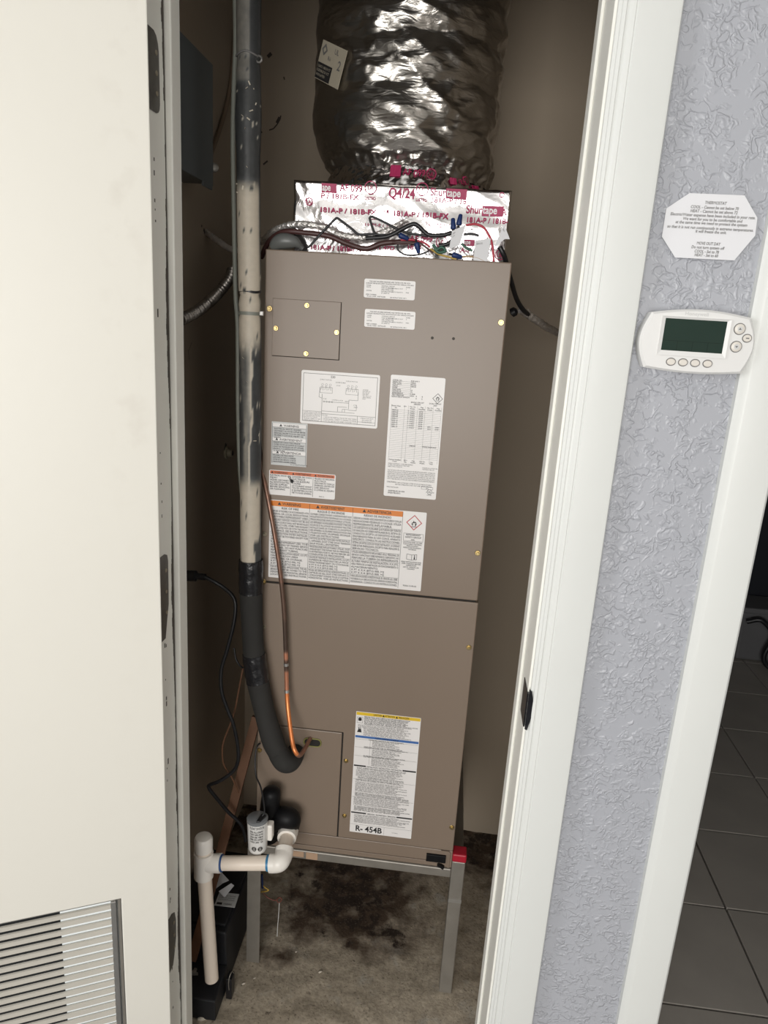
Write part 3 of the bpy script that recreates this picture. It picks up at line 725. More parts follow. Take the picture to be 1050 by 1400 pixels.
ik.text('SINGLE CIRCUIT', fx(.52), fz(.213), .0034, align='c', bold=1); ik.text('DUAL CIRCUIT', fx(.85), fz(.213), .0034, align='c', bold=1)
ik.text('208/240V', fx(.52), fz(.228), .0034, align='c', bold=1); ik.text('240V', fx(.85), fz(.228), .0034, align='c', bold=1)
for u, a, b in ((.13, 'Electric Heat', 'Kit'), (.30, 'kW', ''), (.44, 'Min. Cir.', 'Ampac.'), (.61, 'Max', 'Fuse/Brk'), (.76, 'Min. Cir.', 'Ampac.'), (.91, 'Max', 'Fuse/Brk')):
    ik.text(a, fx(u), fz(.250), .0034, align='c', bold=1, maxw=w*.17); ik.text(b, fx(u), fz(.265), .0034, align='c', bold=1, maxw=w*.15)
for i in range(9):
    zz = fz(.285+.0168*i)
    ik.text('HKR-%02d' % (3+2*i), fx(.06), zz, .0036, bold=1); ik.text('%d' % (3+i), fx(.36), zz, .003)
    ik.text('19.0/21', fx(.44), zz, .0034, align='c', bold=1); ik.text('25/30', fx(.60), zz, .0034, align='c', bold=1)
    if i > 6: ik.text('28/31', fx(.77), zz, .0032, align='c', bold=1); ik.text('35/40', fx(.91), zz, .0032, align='c', bold=1)
for i in range(27): gk.line((fx(.05), fz(.276+.0150*i)), (fx(.97), fz(.276+.0150*i)), .00030)
for u in (.05, .29, .36, .53, .67, .82, .97): gk.line((fx(u), fz(.235)), (fx(u), fz(.70)), .0003)
ik.text('208/240', fx(.48), fz(.568), .0036, align='c', bold=1); ik.text('SINGLE PHASE 60HZ', fx(.80), fz(.568), .0034, align='c', bold=1, maxw=w*.26)
for u, a, b in ((.17, 'Factory Installed', 'Motor'), (.37, 'RPM', 'Min'), (.52, 'Max', 'Ampac.'), (.69, 'Min Cir.', 'Ampac.'), (.86, 'Max', 'Fuse')):
    ik.text(a, fx(u), fz(.692), .0034, align='c', bold=1, maxw=w*.22); ik.text(b, fx(u), fz(.706), .0034, align='c', bold=1)
block(ik, ['MINIMUM CLEARANCE TO COMBUSTIBLE MATERIALS', 'IS ZERO INCHES FROM THE UNIT', 'AND SUPPLY PLENUM'], fx(.05), fx(.52), fz(.715), .0030, .0028)
ik.text('MAXIMUM OUTLET AIR', fx(.70), fz(.742), .0028); ik.text('TEMPERATURE 200', fx(.70), fz(.755), .0028)
block(ik, ['FOR USE WITH OUTDOOR UNITS SHOWN IN THE SPECIFICATION SHEETS. SUITABLE FOR', 'INSTALLATION IN UPFLOW, DOWNFLOW AND HORIZONTAL POSITIONS. WHEN INSTALLED IN', 'HORIZONTAL POSITION USE A SECONDARY DRAIN PAN. USE COPPER CONDUCTORS ONLY', 'WITH A RATING OF 75 DEGREES. FOR CONTINUED PROTECTION REPLACE FUSES ONLY WITH', 'THE SAME TYPE AND RATING. SEE INSTALLATION INSTRUCTIONS FOR THE AIRFLOW AND', 'STATIC PRESSURE LIMITS OF THIS UNIT AND FOR MINIMUM ROOM AREA REQUIREMENTS'], fx(.05), fx(.95), fz(.770), .00345, .0031)
ik.text('CAUTION:', fx(.05), fz(.882), .0036, bold=1)
block(ik, ['TO REDUCE THE RISK OF FIRE OR SHOCK, REPLACE PANELS', 'BEFORE OPERATING THE UNIT AND AFTER SERVICE'], fx(.21), fx(.90), fz(.872), .0036, .0031)
ik.text('FIELD INSTALLED', fx(.05), fz(.925), .0030); ik.frame(fx(.71), fx(.93), fz(.918), fz(.896), .0004); ik.text('454', fx(.82), fz(.914), .0032, align='c')
ik.text('ASSEMBLED IN USA', fx(.08), fz(.958), .0038, bold=1); ik.text('ENSAMBLADO', fx(.08), fz(.975), .0038, bold=1)
ik.ring((fx(.87), fz(.937)), .0050, .0007, 18); ik.text('c', fx(.80), fz(.945), .004); ik.text('us', fx(.925), fz(.945), .004); ik.text('UL', fx(.87), fz(.944), .0050, align='c', bold=1); ik.text('LISTED', fx(.87), fz(.968), .0030, align='c')
ik.build('lettering', MAT['ink'], s, on(2)); gk.build('ruled_lines', MAT['ink_grey'], s, on(1))

# small silver-grey warning
x0, x1, z0, z1 = -.3468, -.2760, 1.2440, 1.3297
s = sticker(x0, x1, z0, z1, 'small grey-white warning sticker in three languages', .001, 'sticker_grey'); w, h = x1-x0, z1-z0
wh = Ink()
for t in (.965, .645, .345): wh.rect(x0+.002, x1-.002, z0+h*(t-.085), z0+h*t)
wh.build('heading_band', MAT['sticker'], s, on(1))
ik = Ink()
for t, head in ((.965, 'WARNING'), (.645, 'AVERTISSEMENT'), (.345, 'ADVERTENCIA')):
    zz = z0+h*(t-.070); ww = ik.text(head, x0+w*.55, zz, .0062, align='c', bold=1); ik.warn((x0+w*.55-ww/2-.0055, zz+.0022), .0050)
    ik.line((x0+.002, z0+h*(t-.09)), (x1-.002, z0+h*(t-.09)), .0005)
ik.line((x0+.002, z0+.004), (x0+.002, z1-.003), .0006); ik.line((x1-.002, z0+.004), (x1-.002, z1-.003), .0006); ik.line((x0+.002, z0+.006), (x0+w*.72, z0+.006), .0005)
block(ik, ['ELECTRICAL SHOCK HAZARD', 'DISCONNECT ALL POWER SUPPLIES BEFORE', 'SERVICING. FAILURE TO DO SO CAN CAUSE', 'PROPERTY DAMAGE, INJURY OR', 'DEATH.'], x0+.005, x1-.004, z0+h*.865, .0043, .0040, bold=1)
block(ik, ['RISQUE DE CHOC ÉLECTRIQUE', 'COUPER TOUTES LES SOURCES DE COURANT', 'AVANT DE TRAVAILLER SUR CET APPAREIL.', 'SINON IL Y A RISQUE DE DOMMAGES', 'DE BLESSURES'], x0+.004, x1-.005, z0+h*.55, .0041, .0038, bold=1)
block(ik, ['PELIGRO DE DESCARGA', 'DESCONECTE TODA LA ENERGÍA', 'ANTES DE DAR SERVICIO. SI NO SE', 'HACE PUEDE CAUSAR DAÑOS'], x0+.004, x0+w*.70, z0+h*.25, .0041, .0038, bold=1)
ik.text('NO QUITE ESTA ETIQUETA', x0+w*.55, z0+.0022, .0028)
ik.build('lettering', MAT['ink'], s, on(2))

# small orange-headed sticker
x0, x1, z0, z1 = -.3500, -.2168, 1.1832, 1.2337
s = sticker(x0, x1, z0, z1, 'low wide sticker with a thin red-orange heading', .003); w = x1-x0
Ink().rect(x0+.002, x1-.002, z1-.0078, z1-.0012).build('heading_band', MAT['orange_red'], s, on(1))
ik = Ink()
for i, hd_ in enumerate(('WARNING', 'AVERTISSEMENT', 'ADVERTENCIA')):
    cx = x0+w*(.165+.335*i); ww = ik.text(hd_, cx+.002, z1-.0064, .0056, align='c', bold=1, maxw=.032); ik.warn((cx+.002-ww/2-.0040, z1-.0048), .0044)
    if i: ik.line((x0+w*(.335*i-.005), z0+.002), (x0+w*(.335*i-.005), z1-.008), .0006)
cols = (['ELECTRICAL SHOCK OR', 'INJURY', 'HAZARD. DISCONNECT', 'ALL REMOTE ELECTRIC', 'POWER SUPPLIES', 'BEFORE SERVICING', 'OR CLEANING.'], ['DANGER DE CHOC', 'ÉLECTRIQUE', 'OU DE BLESSURE', 'COUPER', 'LE COURANT AVANT', 'TOUTE OPÉRATION', 'D ENTRETIEN OU DE', 'NETTOYAGE GÉNÉRAL'], ['PELIGRO DE DESCARGA', 'ELÉCTRICA', 'DESCONECTE TODA LA', 'ENERGÍA ANTES DE', 'DAR SERVICIO', 'O LIMPIAR EL EQUIPO'])
for i, c_ in enumerate(cols): block(ik, c_, x0+w*(.015+.335*i), x0+w*(.315+.335*i), z1-.0085, .0046, .0046, bold=1)
# little warning hand and bolt pictogram
hx, hz = x0+w*.325, z1-.020
ik.disc((hx+.003, hz), .0038, 9).poly([(hx-.006, hz+.009), (hx-.0045, hz+.009), (hx+.002, hz+.001), (hx+.0005, hz)]).poly([(hx-.003, hz+.010), (hx-.0015, hz+.010), (hx+.004, hz+.001), (hx+.0022, hz+.001)])
ik.text('4545-02', x0+w*.80, z0+.003, .0032, align='c')
ik.build('lettering', MAT['ink'], s, on(2))

# big orange-headed flammable refrigerant sticker
x0, x1, z0, z1 = -.3478, -.0333, 1.0078, 1.1728
s = sticker(x0, x1, z0, z1, 'large white sticker with an orange heading and a red flame diamond', .002); w, h = x1-x0, z1-z0
C4 = x0+.268
Ink().rect(x0+.001, C4, z1-.0125, z1-.0015).build('heading_band', MAT['orange'], s, on(1))
ik = Ink()
cx0 = (x0+.004, x0+.0835, x0+.1705); cx1 = (x0+.080, x0+.1665, x0+.266)
text = (
 ('WARNING', 'RISK OF FIRE', [
  ['DISPOSE OF PROPERLY IN ACCORDANCE WITH', 'FEDERAL OR LOCAL REGULATIONS.', 'FLAMMABLE REFRIGERANT USED.'],
  ['AUXILIARY DEVICES WHICH MAY BE AN', 'IGNITION SOURCE SHALL NOT BE INSTALLED', 'IN THE DUCTWORK, OTHER THAN AUXILIARY', 'DEVICES LISTED FOR USE WITH THE SPECIFIC', 'APPLIANCE. SEE INSTRUCTIONS.'],
  ['LEAK DETECTION SYSTEM INSTALLED.', 'UNIT MUST BE POWERED EXCEPT FOR', 'SERVICE.'],
  ['FLAMMABLE REFRIGERANT USED. TO BE', 'REPAIRED ONLY BY TRAINED SERVICE', 'PERSONNEL. DO NOT PUNCTURE', 'REFRIGERANT TUBING.'],
  ['MINIMUM INSTALLATION HEIGHT, X.X (FT)', 'MINIMUM ROOM AREA', 'OPERATING OR STORAGE.', 'X FT X X.X (BTU) 000, M2', 'X FT X X.X (BTU) 000, M2'],
  ['FOR HORIZONTAL APPLICATIONS, THE A2L', 'SENSOR MUST BE MOVED TO THE', 'DESIGNATED HORIZONTAL SENSOR', 'LOCATION. SEE INSTRUCTIONS.']]),
 ('AVERTISSEMENT', 'RISQUE D INCENDIE', [
  ['ÉLIMINER CORRECTEMENT CONFORMÉMENT AUX', 'RÉGLEMENTATIONS FÉDÉRALES OU LOCALES.', 'FRIGORIGÈNE INFLAMMABLE UTILISÉ.'],
  ['LES APPAREILS AUXILIAIRES POUVANT ÊTRE DES', 'SOURCES D ALLUMAGE NE DOIVENT PAS ÊTRE', 'INSTALLÉS DANS LES CONDUITS, À L EXCEPTION', 'DES APPAREILS AUXILIAIRES INDIQUÉS POUR UNE', 'UTILISATION AVEC UN APPAREIL SPÉCIFIQUE.', 'VOIR LES INSTRUCTIONS.'],
  ['SYSTÈME DE DÉTECTION DES FUITES INSTALLÉ.', 'L APPAREIL DOIT ÊTRE SOUS TENSION', 'SAUF POUR L ENTRETIEN.'],
  ['FRIGORIGÈNE INFLAMMABLE UTILISÉ. DOIT', 'UNIQUEMENT ÊTRE RÉPARÉ PAR DU PERSONNEL', 'D ENTRETIEN FORMÉ. NE PAS PERCER LES', 'CONDUITES DE FRIGORIGÈNE.'],
  ['HAUTEUR MINIMALE D INSTALLATION, X.X (FT)', 'SUPERFICIE MINIMALE DE LA PIÈCE', 'FONCTIONNEMENT OU STOCKAGE.', 'X FT X X.X (BTU) 000, M2', 'X FT X X.X (BTU) 000, M2'],
  ['POUR LES APPLICATIONS HORIZONTALES, LE', 'CAPTEUR DE A2L DOIT ÊTRE DÉPLACÉ À', 'L EMPLACEMENT DÉSIGNÉ POUR LE CAPTEUR', 'HORIZONTAL. VOIR LES INSTRUCTIONS.']]),
 ('ADVERTENCIA', 'RIESGO DE INCENDIO', [
  ['DESECHE LA UNIDAD ADECUADAMENTE DE ACUERDO CON LAS', 'REGULACIONES FEDERALES O LOCALES. UTILIZA', 'REFRIGERANTE INFLAMABLE.'],
  ['LOS DISPOSITIVOS AUXILIARES QUE PUEDEN SER FUENTES', 'DE IGNICIÓN NO DEBEN INSTALARSE EN EL SISTEMA DE', 'CONDUCTOS, EXCEPTO LOS DISPOSITIVOS AUXILIARES', 'ENUMERADOS PARA SU USO CON EL APARATO', 'ESPECÍFICO. CONSULTE LAS INSTRUCCIONES.'],
  ['SISTEMA DE DETECCIÓN DE FUGAS INSTALADO. LA UNIDAD', 'DEBE ESTAR ENERGIZADA, EXCEPTO PARA REALIZAR EL', 'SERVICIO TÉCNICO.'],
  ['UTILIZA REFRIGERANTE INFLAMABLE. SOLO PERSONAL DE', 'SERVICIO CAPACITADO DEBE REPARAR EL DISPOSITIVO. NO', 'PERFORE LA TUBERÍA DE REFRIGERANTE.'],
  ['ALTURA MÍNIMA DE INSTALACIÓN, X.X (FT).', 'ÁREA MÍNIMA DE LA HABITACIÓN, EN FUNCIONAMIENTO O', 'ALMACENAMIENTO.', 'X FT X X.X (BTU) 000, M2', 'X FT X X.X (BTU) 000, M2'],
  ['PARA APLICACIONES HORIZONTALES, EL SENSOR A2L DEBE', 'MOVERSE A LA UBICACIÓN DEL SENSOR HORIZONTAL', 'DESIGNADA. CONSULTE LAS INSTRUCCIONES.']]))
for ci, (hd_, sub, paras) in enumerate(text):
    a, b = cx0[ci], cx1[ci]; cx = (a+b)/2
    ww = ik.text(hd_, cx+.003, z1-.0094, .0078, align='c', bold=1, maxw=.048); ik.warn((cx+.003-ww/2-.006, z1-.0072), .0064)
    ik.text(sub, cx, z1-.0182, .0062, align='c', bold=1, maxw=.055)
    zz = z1-.0195; nl = sum(len(p) for p in paras); step = (zz-(z0+.004)-len(paras)*.0012)/nl
    for pi, p in enumerate(paras):
        if pi:
            ik.line((a-.002, zz), (b+.001, zz), .00045)
        zz -= .0006
        block(ik, p, a, b, zz, step, step*.98, bold=1); zz -= step*len(p)+.0006
for xx in (x0+.0815, x0+.1685, C4): ik.line((xx, z0+.003), (xx, z1-.002), .0006)
cx = (C4+x1)/2
ik.flame((cx, z1-.024), .0120)
ik.frame(C4+.004, x1-.003, z1-.061, z1-.045, .0005)
block(ik, ['REFRIGERANT', 'SAFETY GROUP', 'A2L'], C4+.005, x1-.005, z1-.0455, .0050, .0046, 'c', 1)
block(ik, ['CAUTION: RISK OF FIRE.', 'FLAMMABLE MATERIAL', 'PRECAUCIÓN.', 'RIESGO DE INCENDIO', 'MATERIAL'], C4+.003, x1-.003, z1-.062, .0037, .0036, 'c', 1)
bz = z1-.094                                     # open manual with an i
for q in ([(cx-.010, bz+.006), (cx, bz+.0045), (cx, bz-.0065), (cx-.010, bz-.005)], [(cx, bz+.0045), (cx+.010, bz+.006), (cx+.010, bz-.005), (cx, bz-.0065)]):
    for i in range(4): ik.line(q[i], q[(i+1) % 4], .0007)
ik.rect(cx+.0045, cx+.0068, bz-.004, bz+.001); ik.disc((cx+.0056, bz+.003), .0013, 8); ik.rect(cx+.0038, cx+.0075, bz-.0045, bz-.0035)
block(ik, ['READ INSTALLATION AND', 'USER MANUALS BEFORE', 'OPERATION', 'LEA EL MANUAL DE', 'USUARIO'], C4+.003, x1-.003, z1-.103, .0037, .0036, 'c', 1)
ik.text('92626-12-00-02', cx, z0+.008, .0042, align='c', bold=1, maxw=.034)
ik.build('lettering', MAT['ink'], s, on(2))
Ink().diamond((cx, z1-.0225), .0158, .0022).build('flame_diamond', MAT['red_ink'], s, on(1))

# long service sticker on the lower panel
x0, x1, z0, z1 = -.1502, -.0110, .4168, .7212
s = sticker(x0, x1, z0, z1, 'long white service sticker with yellow and blue bars on the lower panel', .0015); w, h = x1-x0, z1-z0
fx = lambda t: x0+w*t
fz = lambda t: z1-h*t
Ink().rect(x0+.001, x1-.001, fz(.027), z1-.001).build('yellow_bar', MAT['yellow'], s, on(1))
Ink().rect(x0+.001, x1-.001, fz(.207), fz(.189)).build('blue_bar', MAT['blue_ink'], s, on(1))
ik = Ink(); gk = Ink()
ik.text('CAUTION', fx(.27), fz(.021), .0060, bold=1, maxw=w*.13); ik.warn((fx(.425), fz(.016)), .0050); ik.text('ATTENTION', fx(.45), fz(.021), .0060, bold=1, maxw=w*.15); ik.warn((fx(.63), fz(.016)), .0050); ik.text('PRECAUCIÓN', fx(.66), fz(.021), .0060, bold=1, maxw=w*.16)
ik.frame(fx(.02), fx(.11), fz(.088), fz(.042), .0005); ik.disc((fx(.065), fz(.058)), .0040, 8).rect(fx(.04), fx(.09), fz(.072), fz(.065))
ik.poly([(fx(.03), fz(.163)), (fx(.10), fz(.163)), (fx(.085), fz(.125)), (fx(.072), fz(.14)), (fx(.055), fz(.122)), (fx(.045), fz(.145))])
words = ('SERVICE PORTS AND TUBING CONTAIN REFRIGERANT UNDER PRESSURE. WEAR EYE PROTECTION AND GLOVES WHEN HANDLING PARTS. '
 'RECOVER ALL REFRIGERANT BEFORE OPENING THE SYSTEM. USE ONLY THE REFRIGERANT SHOWN ON THE RATING PLATE. '
 'CHECK FOR LEAKS AFTER EVERY REPAIR. FILL IN THE TOTAL CHARGE WITH PERMANENT INK. KEEP THIS LABEL ON THE UNIT. '
 'REMPLIR LA CHARGE TOTALE À L ENCRE PERMANENTE. PORTER DES LUNETTES ET DES GANTS DE SÉCURITÉ. '
 'ANOTE LA CARGA TOTAL CON TINTA PERMANENTE. USE LENTES Y GUANTES DE SEGURIDAD. REVISE SI HAY FUGAS. ').split()
wi = [0]
def line_of(n):
    out = ''
    while len(out) < n: out += words[wi[0] % len(words)]+' '; wi[0] += 1
    return out.strip()
def para(t0, t1, n, a, b, bold=0, ragged=.25, size=None):
    st_ = (t1-t0)/n
    for i in range(n):
        bb = b-(b-a)*random.uniform(0, ragged)
        ik.text(line_of(int(62*(bb-a)+6)), fx(a), fz(t0+st_*(i+.85)), size or h*st_*1.05, width=w*(bb-a), bold=bold)
random.seed(5)
para(.030, .098, 8, .13, .97, 1); para(.100, .128, 3, .04, .97); para(.128, .186, 6, .13, .88)
ik.text('TOTAL SYSTEM CHARGE', fx(.5), fz(.204), .0046, align='c', bold=1)
para(.212, .222, 1, .22, .80, 1); para(.222, .268, 6, .28, .72); para(.270, .288, 2, .15, .86, 1); para(.290, .342, 6, .28, .74)
para(.344, .362, 2, .15, .86, 1); para(.364, .425, 7, .28, .82)
gk.line((fx(.01), fz(.228)), (fx(.99), fz(.236)), .0004) if False else None
for t in (.218, .283, .353): gk.line((fx(.01), fz(t)), (fx(.99), fz(t)), .0004)
gk.line((fx(.245), fz(.212)), (fx(.245), fz(.42)), .0004)
ik.rect(fx(.01), fx(.20), fz(.440), fz(.429)); ik.rect(fx(.78), fx(.99), fz(.440), fz(.429)); ik.text('INSTALLATION / INSTALLATION / INSTALACIÓN', fx(.49), fz(.441), .0044, align='c', bold=1, maxw=w*.55)
para(.446, .462, 2, .06, .90, 1); para(.464, .520, 7, .05, .80); para(.522, .540, 2, .08, .88, 1); para(.545, .560, 2, .05, .92, 1)
para(.565, .650, 10, .05, .88); para(.655, .690, 4, .05, .92, 1); para(.695, .765, 8, .04, .97); para(.770, .812, 5, .05, .97, 1)
for t in (.545, .695): gk.line((fx(.01), fz(t)), (fx(.99), fz(t)), .0004)
ik.rect(fx(.01), fx(.25), fz(.835), fz(.824)); ik.rect(fx(.74), fx(.99), fz(.835), fz(.824)); ik.text('SERVICE / ENTRETIEN / SERVICIO', fx(.5), fz(.836), .0044, align='c', bold=1, maxw=w*.46)
para(.842, .915, 8, .06, .97)
gk.line((fx(.01), fz(.930)), (fx(.99), fz(.930)), .0004); gk.line((fx(.555), fz(.93)), (fx(.555), fz(.995)), .0004)
ik.text('R- 454B', fx(.09), fz(.985), .0200, width=w*.43, bold=2); ik.text('92-104-02', fx(.73), fz(.97), .0032, align='c')
ik.build('lettering', MAT['ink'], s, on(2)); gk.build('ruled_lines', MAT['ink_grey'], s, on(1))

# ------------------------------------------------------------------ steel stand under the unit
sd = empty('support_stand', (-.14, U+.26, 0), 'galvanised steel angle stand carrying the taupe air handler above the concrete floor', 'stand')
def angle_leg(x0, x1, y0, y1, ztop, t=.003, flip=False):
    b = MB()
    p = [(x0, y0), (x1, y0), (x1, y1), (x1-t, y1), (x1-t, y0+t), (x0, y0+t)] if not flip else [(x0, y0), (x1, y0), (x1, y0+t), (x0+t, y0+t), (x0+t, y1), (x0, y1)]
    return b.prism_z(p, .0, ztop)
MB().box(.0848, .1145, 1.358, 1.386, .0, .3720).build('leg', MAT['galv'], sd, bevel=.002)
angle_leg(-.3865, -.3545, 1.3675, 1.398, .330, flip=True).build('leg', MAT['galv'], sd, bevel=.0008)
MB().box(.0848, .1145, 1.845, 1.875, .0, .372).build('leg', MAT['galv'], sd, bevel=.002)
MB().box(-.3865, -.3545, 1.845, 1.875, .0, .330).build('leg', MAT['galv'], sd, bevel=.002)
MB().box(-.3545, .0848, 1.3585, 1.3885, .3270, .3500).build('front_rail', MAT['galv'], sd, bevel=.0025)
MB().box(-.3545, .0848, 1.846, 1.874, .3270, .3495).build('rear_rail', MAT['galv'], sd, bevel=.002)
for x in (.0870, -.3835): MB().box(x, x+.026, 1.3985, 1.846, .3270, .3495).build('side_rail', MAT['galv'], sd, bevel=.002)
cp = MB().box(.0846, .1160, 1.3565, 1.3875, .3720, .3925).build('leg_cap', MAT['red_cap'], sd, bevel=.003); cp['label'] = 'red plastic cap'
rt = mat('worn_wood_shim', (.45, .30, .20), .6, var=.2)
for x0_, x1_, z0_ in ((-.287, -.252, .3330), (-.247, -.220, .3300)): MB().box(x0_, x1_, 1.3570, 1.3590, z0_, .3475).build('rail_tape', rt, sd, bevel=.0005)
MB().box(.0848, .1145, 1.3568, 1.3582, .262, .272).build('leg_band', MAT['alu'], sd)

# ================================================================== foil-taped plenum box on top of the unit
PY, PX0, PX1, PZ0, PZ1 = 1.400, -.3245, .0722, 1.6455, 1.7690
def crumple(x, z, edge=True):
    p = Vector((x*9, z*9, 2.3))
    d = .0042*noise.noise(p) + .0034*(1-2*abs(noise.noise(Vector((x*13+z*9, z*17, 5)))))
    k = max(0, 1-(x-PX0)/.06)+max(0, 1-(PX1-x)/.035)      # rucked corners
    d += k*.0030*noise.noise(Vector((x*48+z*20, z*26, 1)))
    d += .0012*noise.noise(Vector((x*40+z*10, z*7, 3)))*max(0, 1-(z-PZ0)/.05)
    return d
def foil_y(x, z): return PY-crumple(x, z)
pl = empty('supply_plenum', (-.126, 1.64, PZ0), 'box-shaped plenum wrapped in shiny printed foil tape on top of the air handler', 'plenum')
b = MB(); nx, nz = 200, 66
def fpt(i, j):
    x = PX0+(PX1-PX0)*i/nx; z = PZ0+(PZ1-PZ0)*j/nz
    zz = z+.0030*noise.noise(Vector((x*14, 0, 7)))*(j/nz)**4
    y = foil_y(x, z)
    ex = min(i, nx-i)/nx*(PX1-PX0); ez = (nz-j)/nz*(PZ1-PZ0); r = .005
    q = max(0, 1-min(ex, ez)/r); return (x, y+.006*q*q, zz)
b.add([fpt(i, j) for j in range(nz+1) for i in range(nx+1)], [(j*(nx+1)+i, j*(nx+1)+i+1, (j+1)*(nx+1)+i+1, (j+1)*(nx+1)+i) for j in range(nz) for i in range(nx)])
b.build('front_foil', MAT['foil'], pl, smooth=180)
for side in (0, 1):
    b = MB(); n1, n2 = 60, 40; x = PX1 if side else PX0
    vs = []
    for j in range(n2+1):
        for i in range(n1+1):
            y = PY+.006+(.455)*i/n1; z = PZ0+(PZ1-PZ0)*j/n2
            vs.append((x+(.003*noise.noise(Vector((y*30, z*30, 4+side)))), y, z))
    b.add(vs, [(j*(n1+1)+i, j*(n1+1)+i+1, (j+1)*(n1+1)+i+1, (j+1)*(n1+1)+i) for j in range(n2) for i in range(n1)])
    b.build('side_foil', MAT['foil'], pl, smooth=180)
b = MB(); n1, n2 = 60, 60; vs = []
for j in range(n2+1):
    for i in range(n1+1):
        x = PX0+(PX1-PX0)*i/n1; y = PY+.006+.455*j/n2
        vs.append((x, y, PZ1+.0015*noise.noise(Vector((x*40, y*40, 8)))))
b.add(vs, [(j*(n1+1)+i, j*(n1+1)+i+1, (j+1)*(n1+1)+i+1, (j+1)*(n1+1)+i) for j in range(n2) for i in range(n1)])
b.build('top_foil', MAT['foil'], pl, smooth=180)
# overlapping tape edge on the right part of the front
tp = MB(); n1, n2 = 60, 40; xa = at(632, 275, PY).x
vs = []
for j in range(n2+1):
    for i in range(n1+1):
        x = xa+(PX1-.004-xa)*i/n1; z = PZ0+.002+(.113)*j/n2 + (.004*math.sin(j*.9)*(1-i/n1)**6)
        vs.append((x, foil_y(x, z)-.0006-.0011*(noise.noise(Vector((x*26, z*26, 12)))**2), z))
tp.add(vs, [(j*(n1+1)+i, j*(n1+1)+i+1, (j+1)*(n1+1)+i+1, (j+1)*(n1+1)+i) for j in range(n2) for i in range(n1)])
tp.build('tape_strip', MAT['foil'], pl, smooth=180)
def onfoil(u, v): return (u, foil_y(u, v)-.0026, v)
def px(u, v): p = at(u, v, PY); return p.x, p.z
S = .00151                                      # metres per photograph pixel on this face
pk = Ink(); wk = Ink(); rd = Ink()
def brand(u, v, k=1.0, cut=0):                  # printed tape mark: red panel with white lettering
    x, z = px(u, v); hh = .0175*k
    if cut == 0:
        pk.text('Shur', x, z, .0185*k, width=.029*k, bold=2); rd.rect(x+.0292*k, x+.068*k, z-.004*k, z-.004*k+hh)
        wk.text('tape', x+.0305*k, z, .0185*k, width=.026*k, bold=2)
    else:
        rd.rect(x, x+.031*k, z-.004*k, z-.004*k+hh); wk.text('tape'[cut:], x+.002*k, z, .0185*k, width=.023*k*(4-cut)/4, bold=2)
def pt(s, u, v, hgt, wpx, bold=2):
    x, z = px(u, v); pk.text(s, x, z, hgt, width=wpx*S, bold=bold)
def ul(u, v, r=7.5, lab=True):
    x, z = px(u, v); pk.ring((x, z), r*S, .0016, 22); pk.text('UL', x, z-.0036, .0105, align='c', bold=1)
    if lab: pk.text('LISTED', x, z-r*S-.0085, .0068, align='c', bold=1)
brand(440, 261, .90, 1); pt('AF 099', 465, 261.5, .0165, 27); pt('P / 181B-FX', 439, 271, .0120, 46)
ul(507, 257); pt('Q4/24', 531, 270.5, .0235, 32); ul(577.5, 259.5); brand(588, 268, .97); pt('181A-P / 18', 588.5, 277, .0120, 43)
pt('181A-P / 181B-FX', 437, 290, .0118, 70); pt('181A-P / 181B-FX', 537, 295.5, .0125, 67); pt('UL', 525, 292, .008, 7)
brand(637, 291, .98); pt('181A-P / 181B-', 637, 303.5, .0118, 50); pt('A', 685, 294, .0140, 6)
pt('101M-P / 101B', 498, 309, .0072, 40, 0); pt('101M-P', 596, 311.5, .0092, 24); pt('UL', 583, 310, .0065, 6)
brand(444, 326, .70); pt('181A-P / 181B-FX', 424, 341, .0120, 64); pt('181B', 556, 341, .012, 18); pt('AF 099', 560, 330, .0135, 28); ul(604, 331, 7, False); brand(634, 334, .62, 1); pt('A-P', 629, 345, .0115, 13); ul(683, 349, 6, False)
pt('11 47D', 513, 341, .0098, 24)
x, z = px(423, 276); pk.ring((x, z), .007, .0016, 14); pk.text('UL', x, z-.003, .008, align='c', bold=1)
x, z = px(686, 267); pk.ring((x, z), .0045, .0016, 12)
for a, b_ in (((505, 300), (520, 300)), ((583, 307), (583, 297))): pk.line(px(*a), px(*b_), .0008)
def panels(ik_, parent, fn):
    for f_ in ik_.f:
        q_ = Ink(); u0_, u1_ = ik_.v[f_[0]][0], ik_.v[f_[1]][0]; v0_, v1_ = ik_.v[f_[0]][1], ik_.v[f_[2]][1]
        for i_ in range(8): q_.rect(u0_+(u1_-u0_)*i_/8, u0_+(u1_-u0_)*(i_+1)/8, v0_, v1_)
        q_.build('print_panel', MAT['pink_ink'], parent, fn)
panels(rd, pl, lambda u, v: (u, foil_y(u, v)-.0023, v))
pk.build('lettering', MAT['pink_ink'], pl, onfoil); wk.build('panel_lettering', MAT['white_ink'], pl, lambda u, v: (u, foil_y(u, v)-.0029, v))

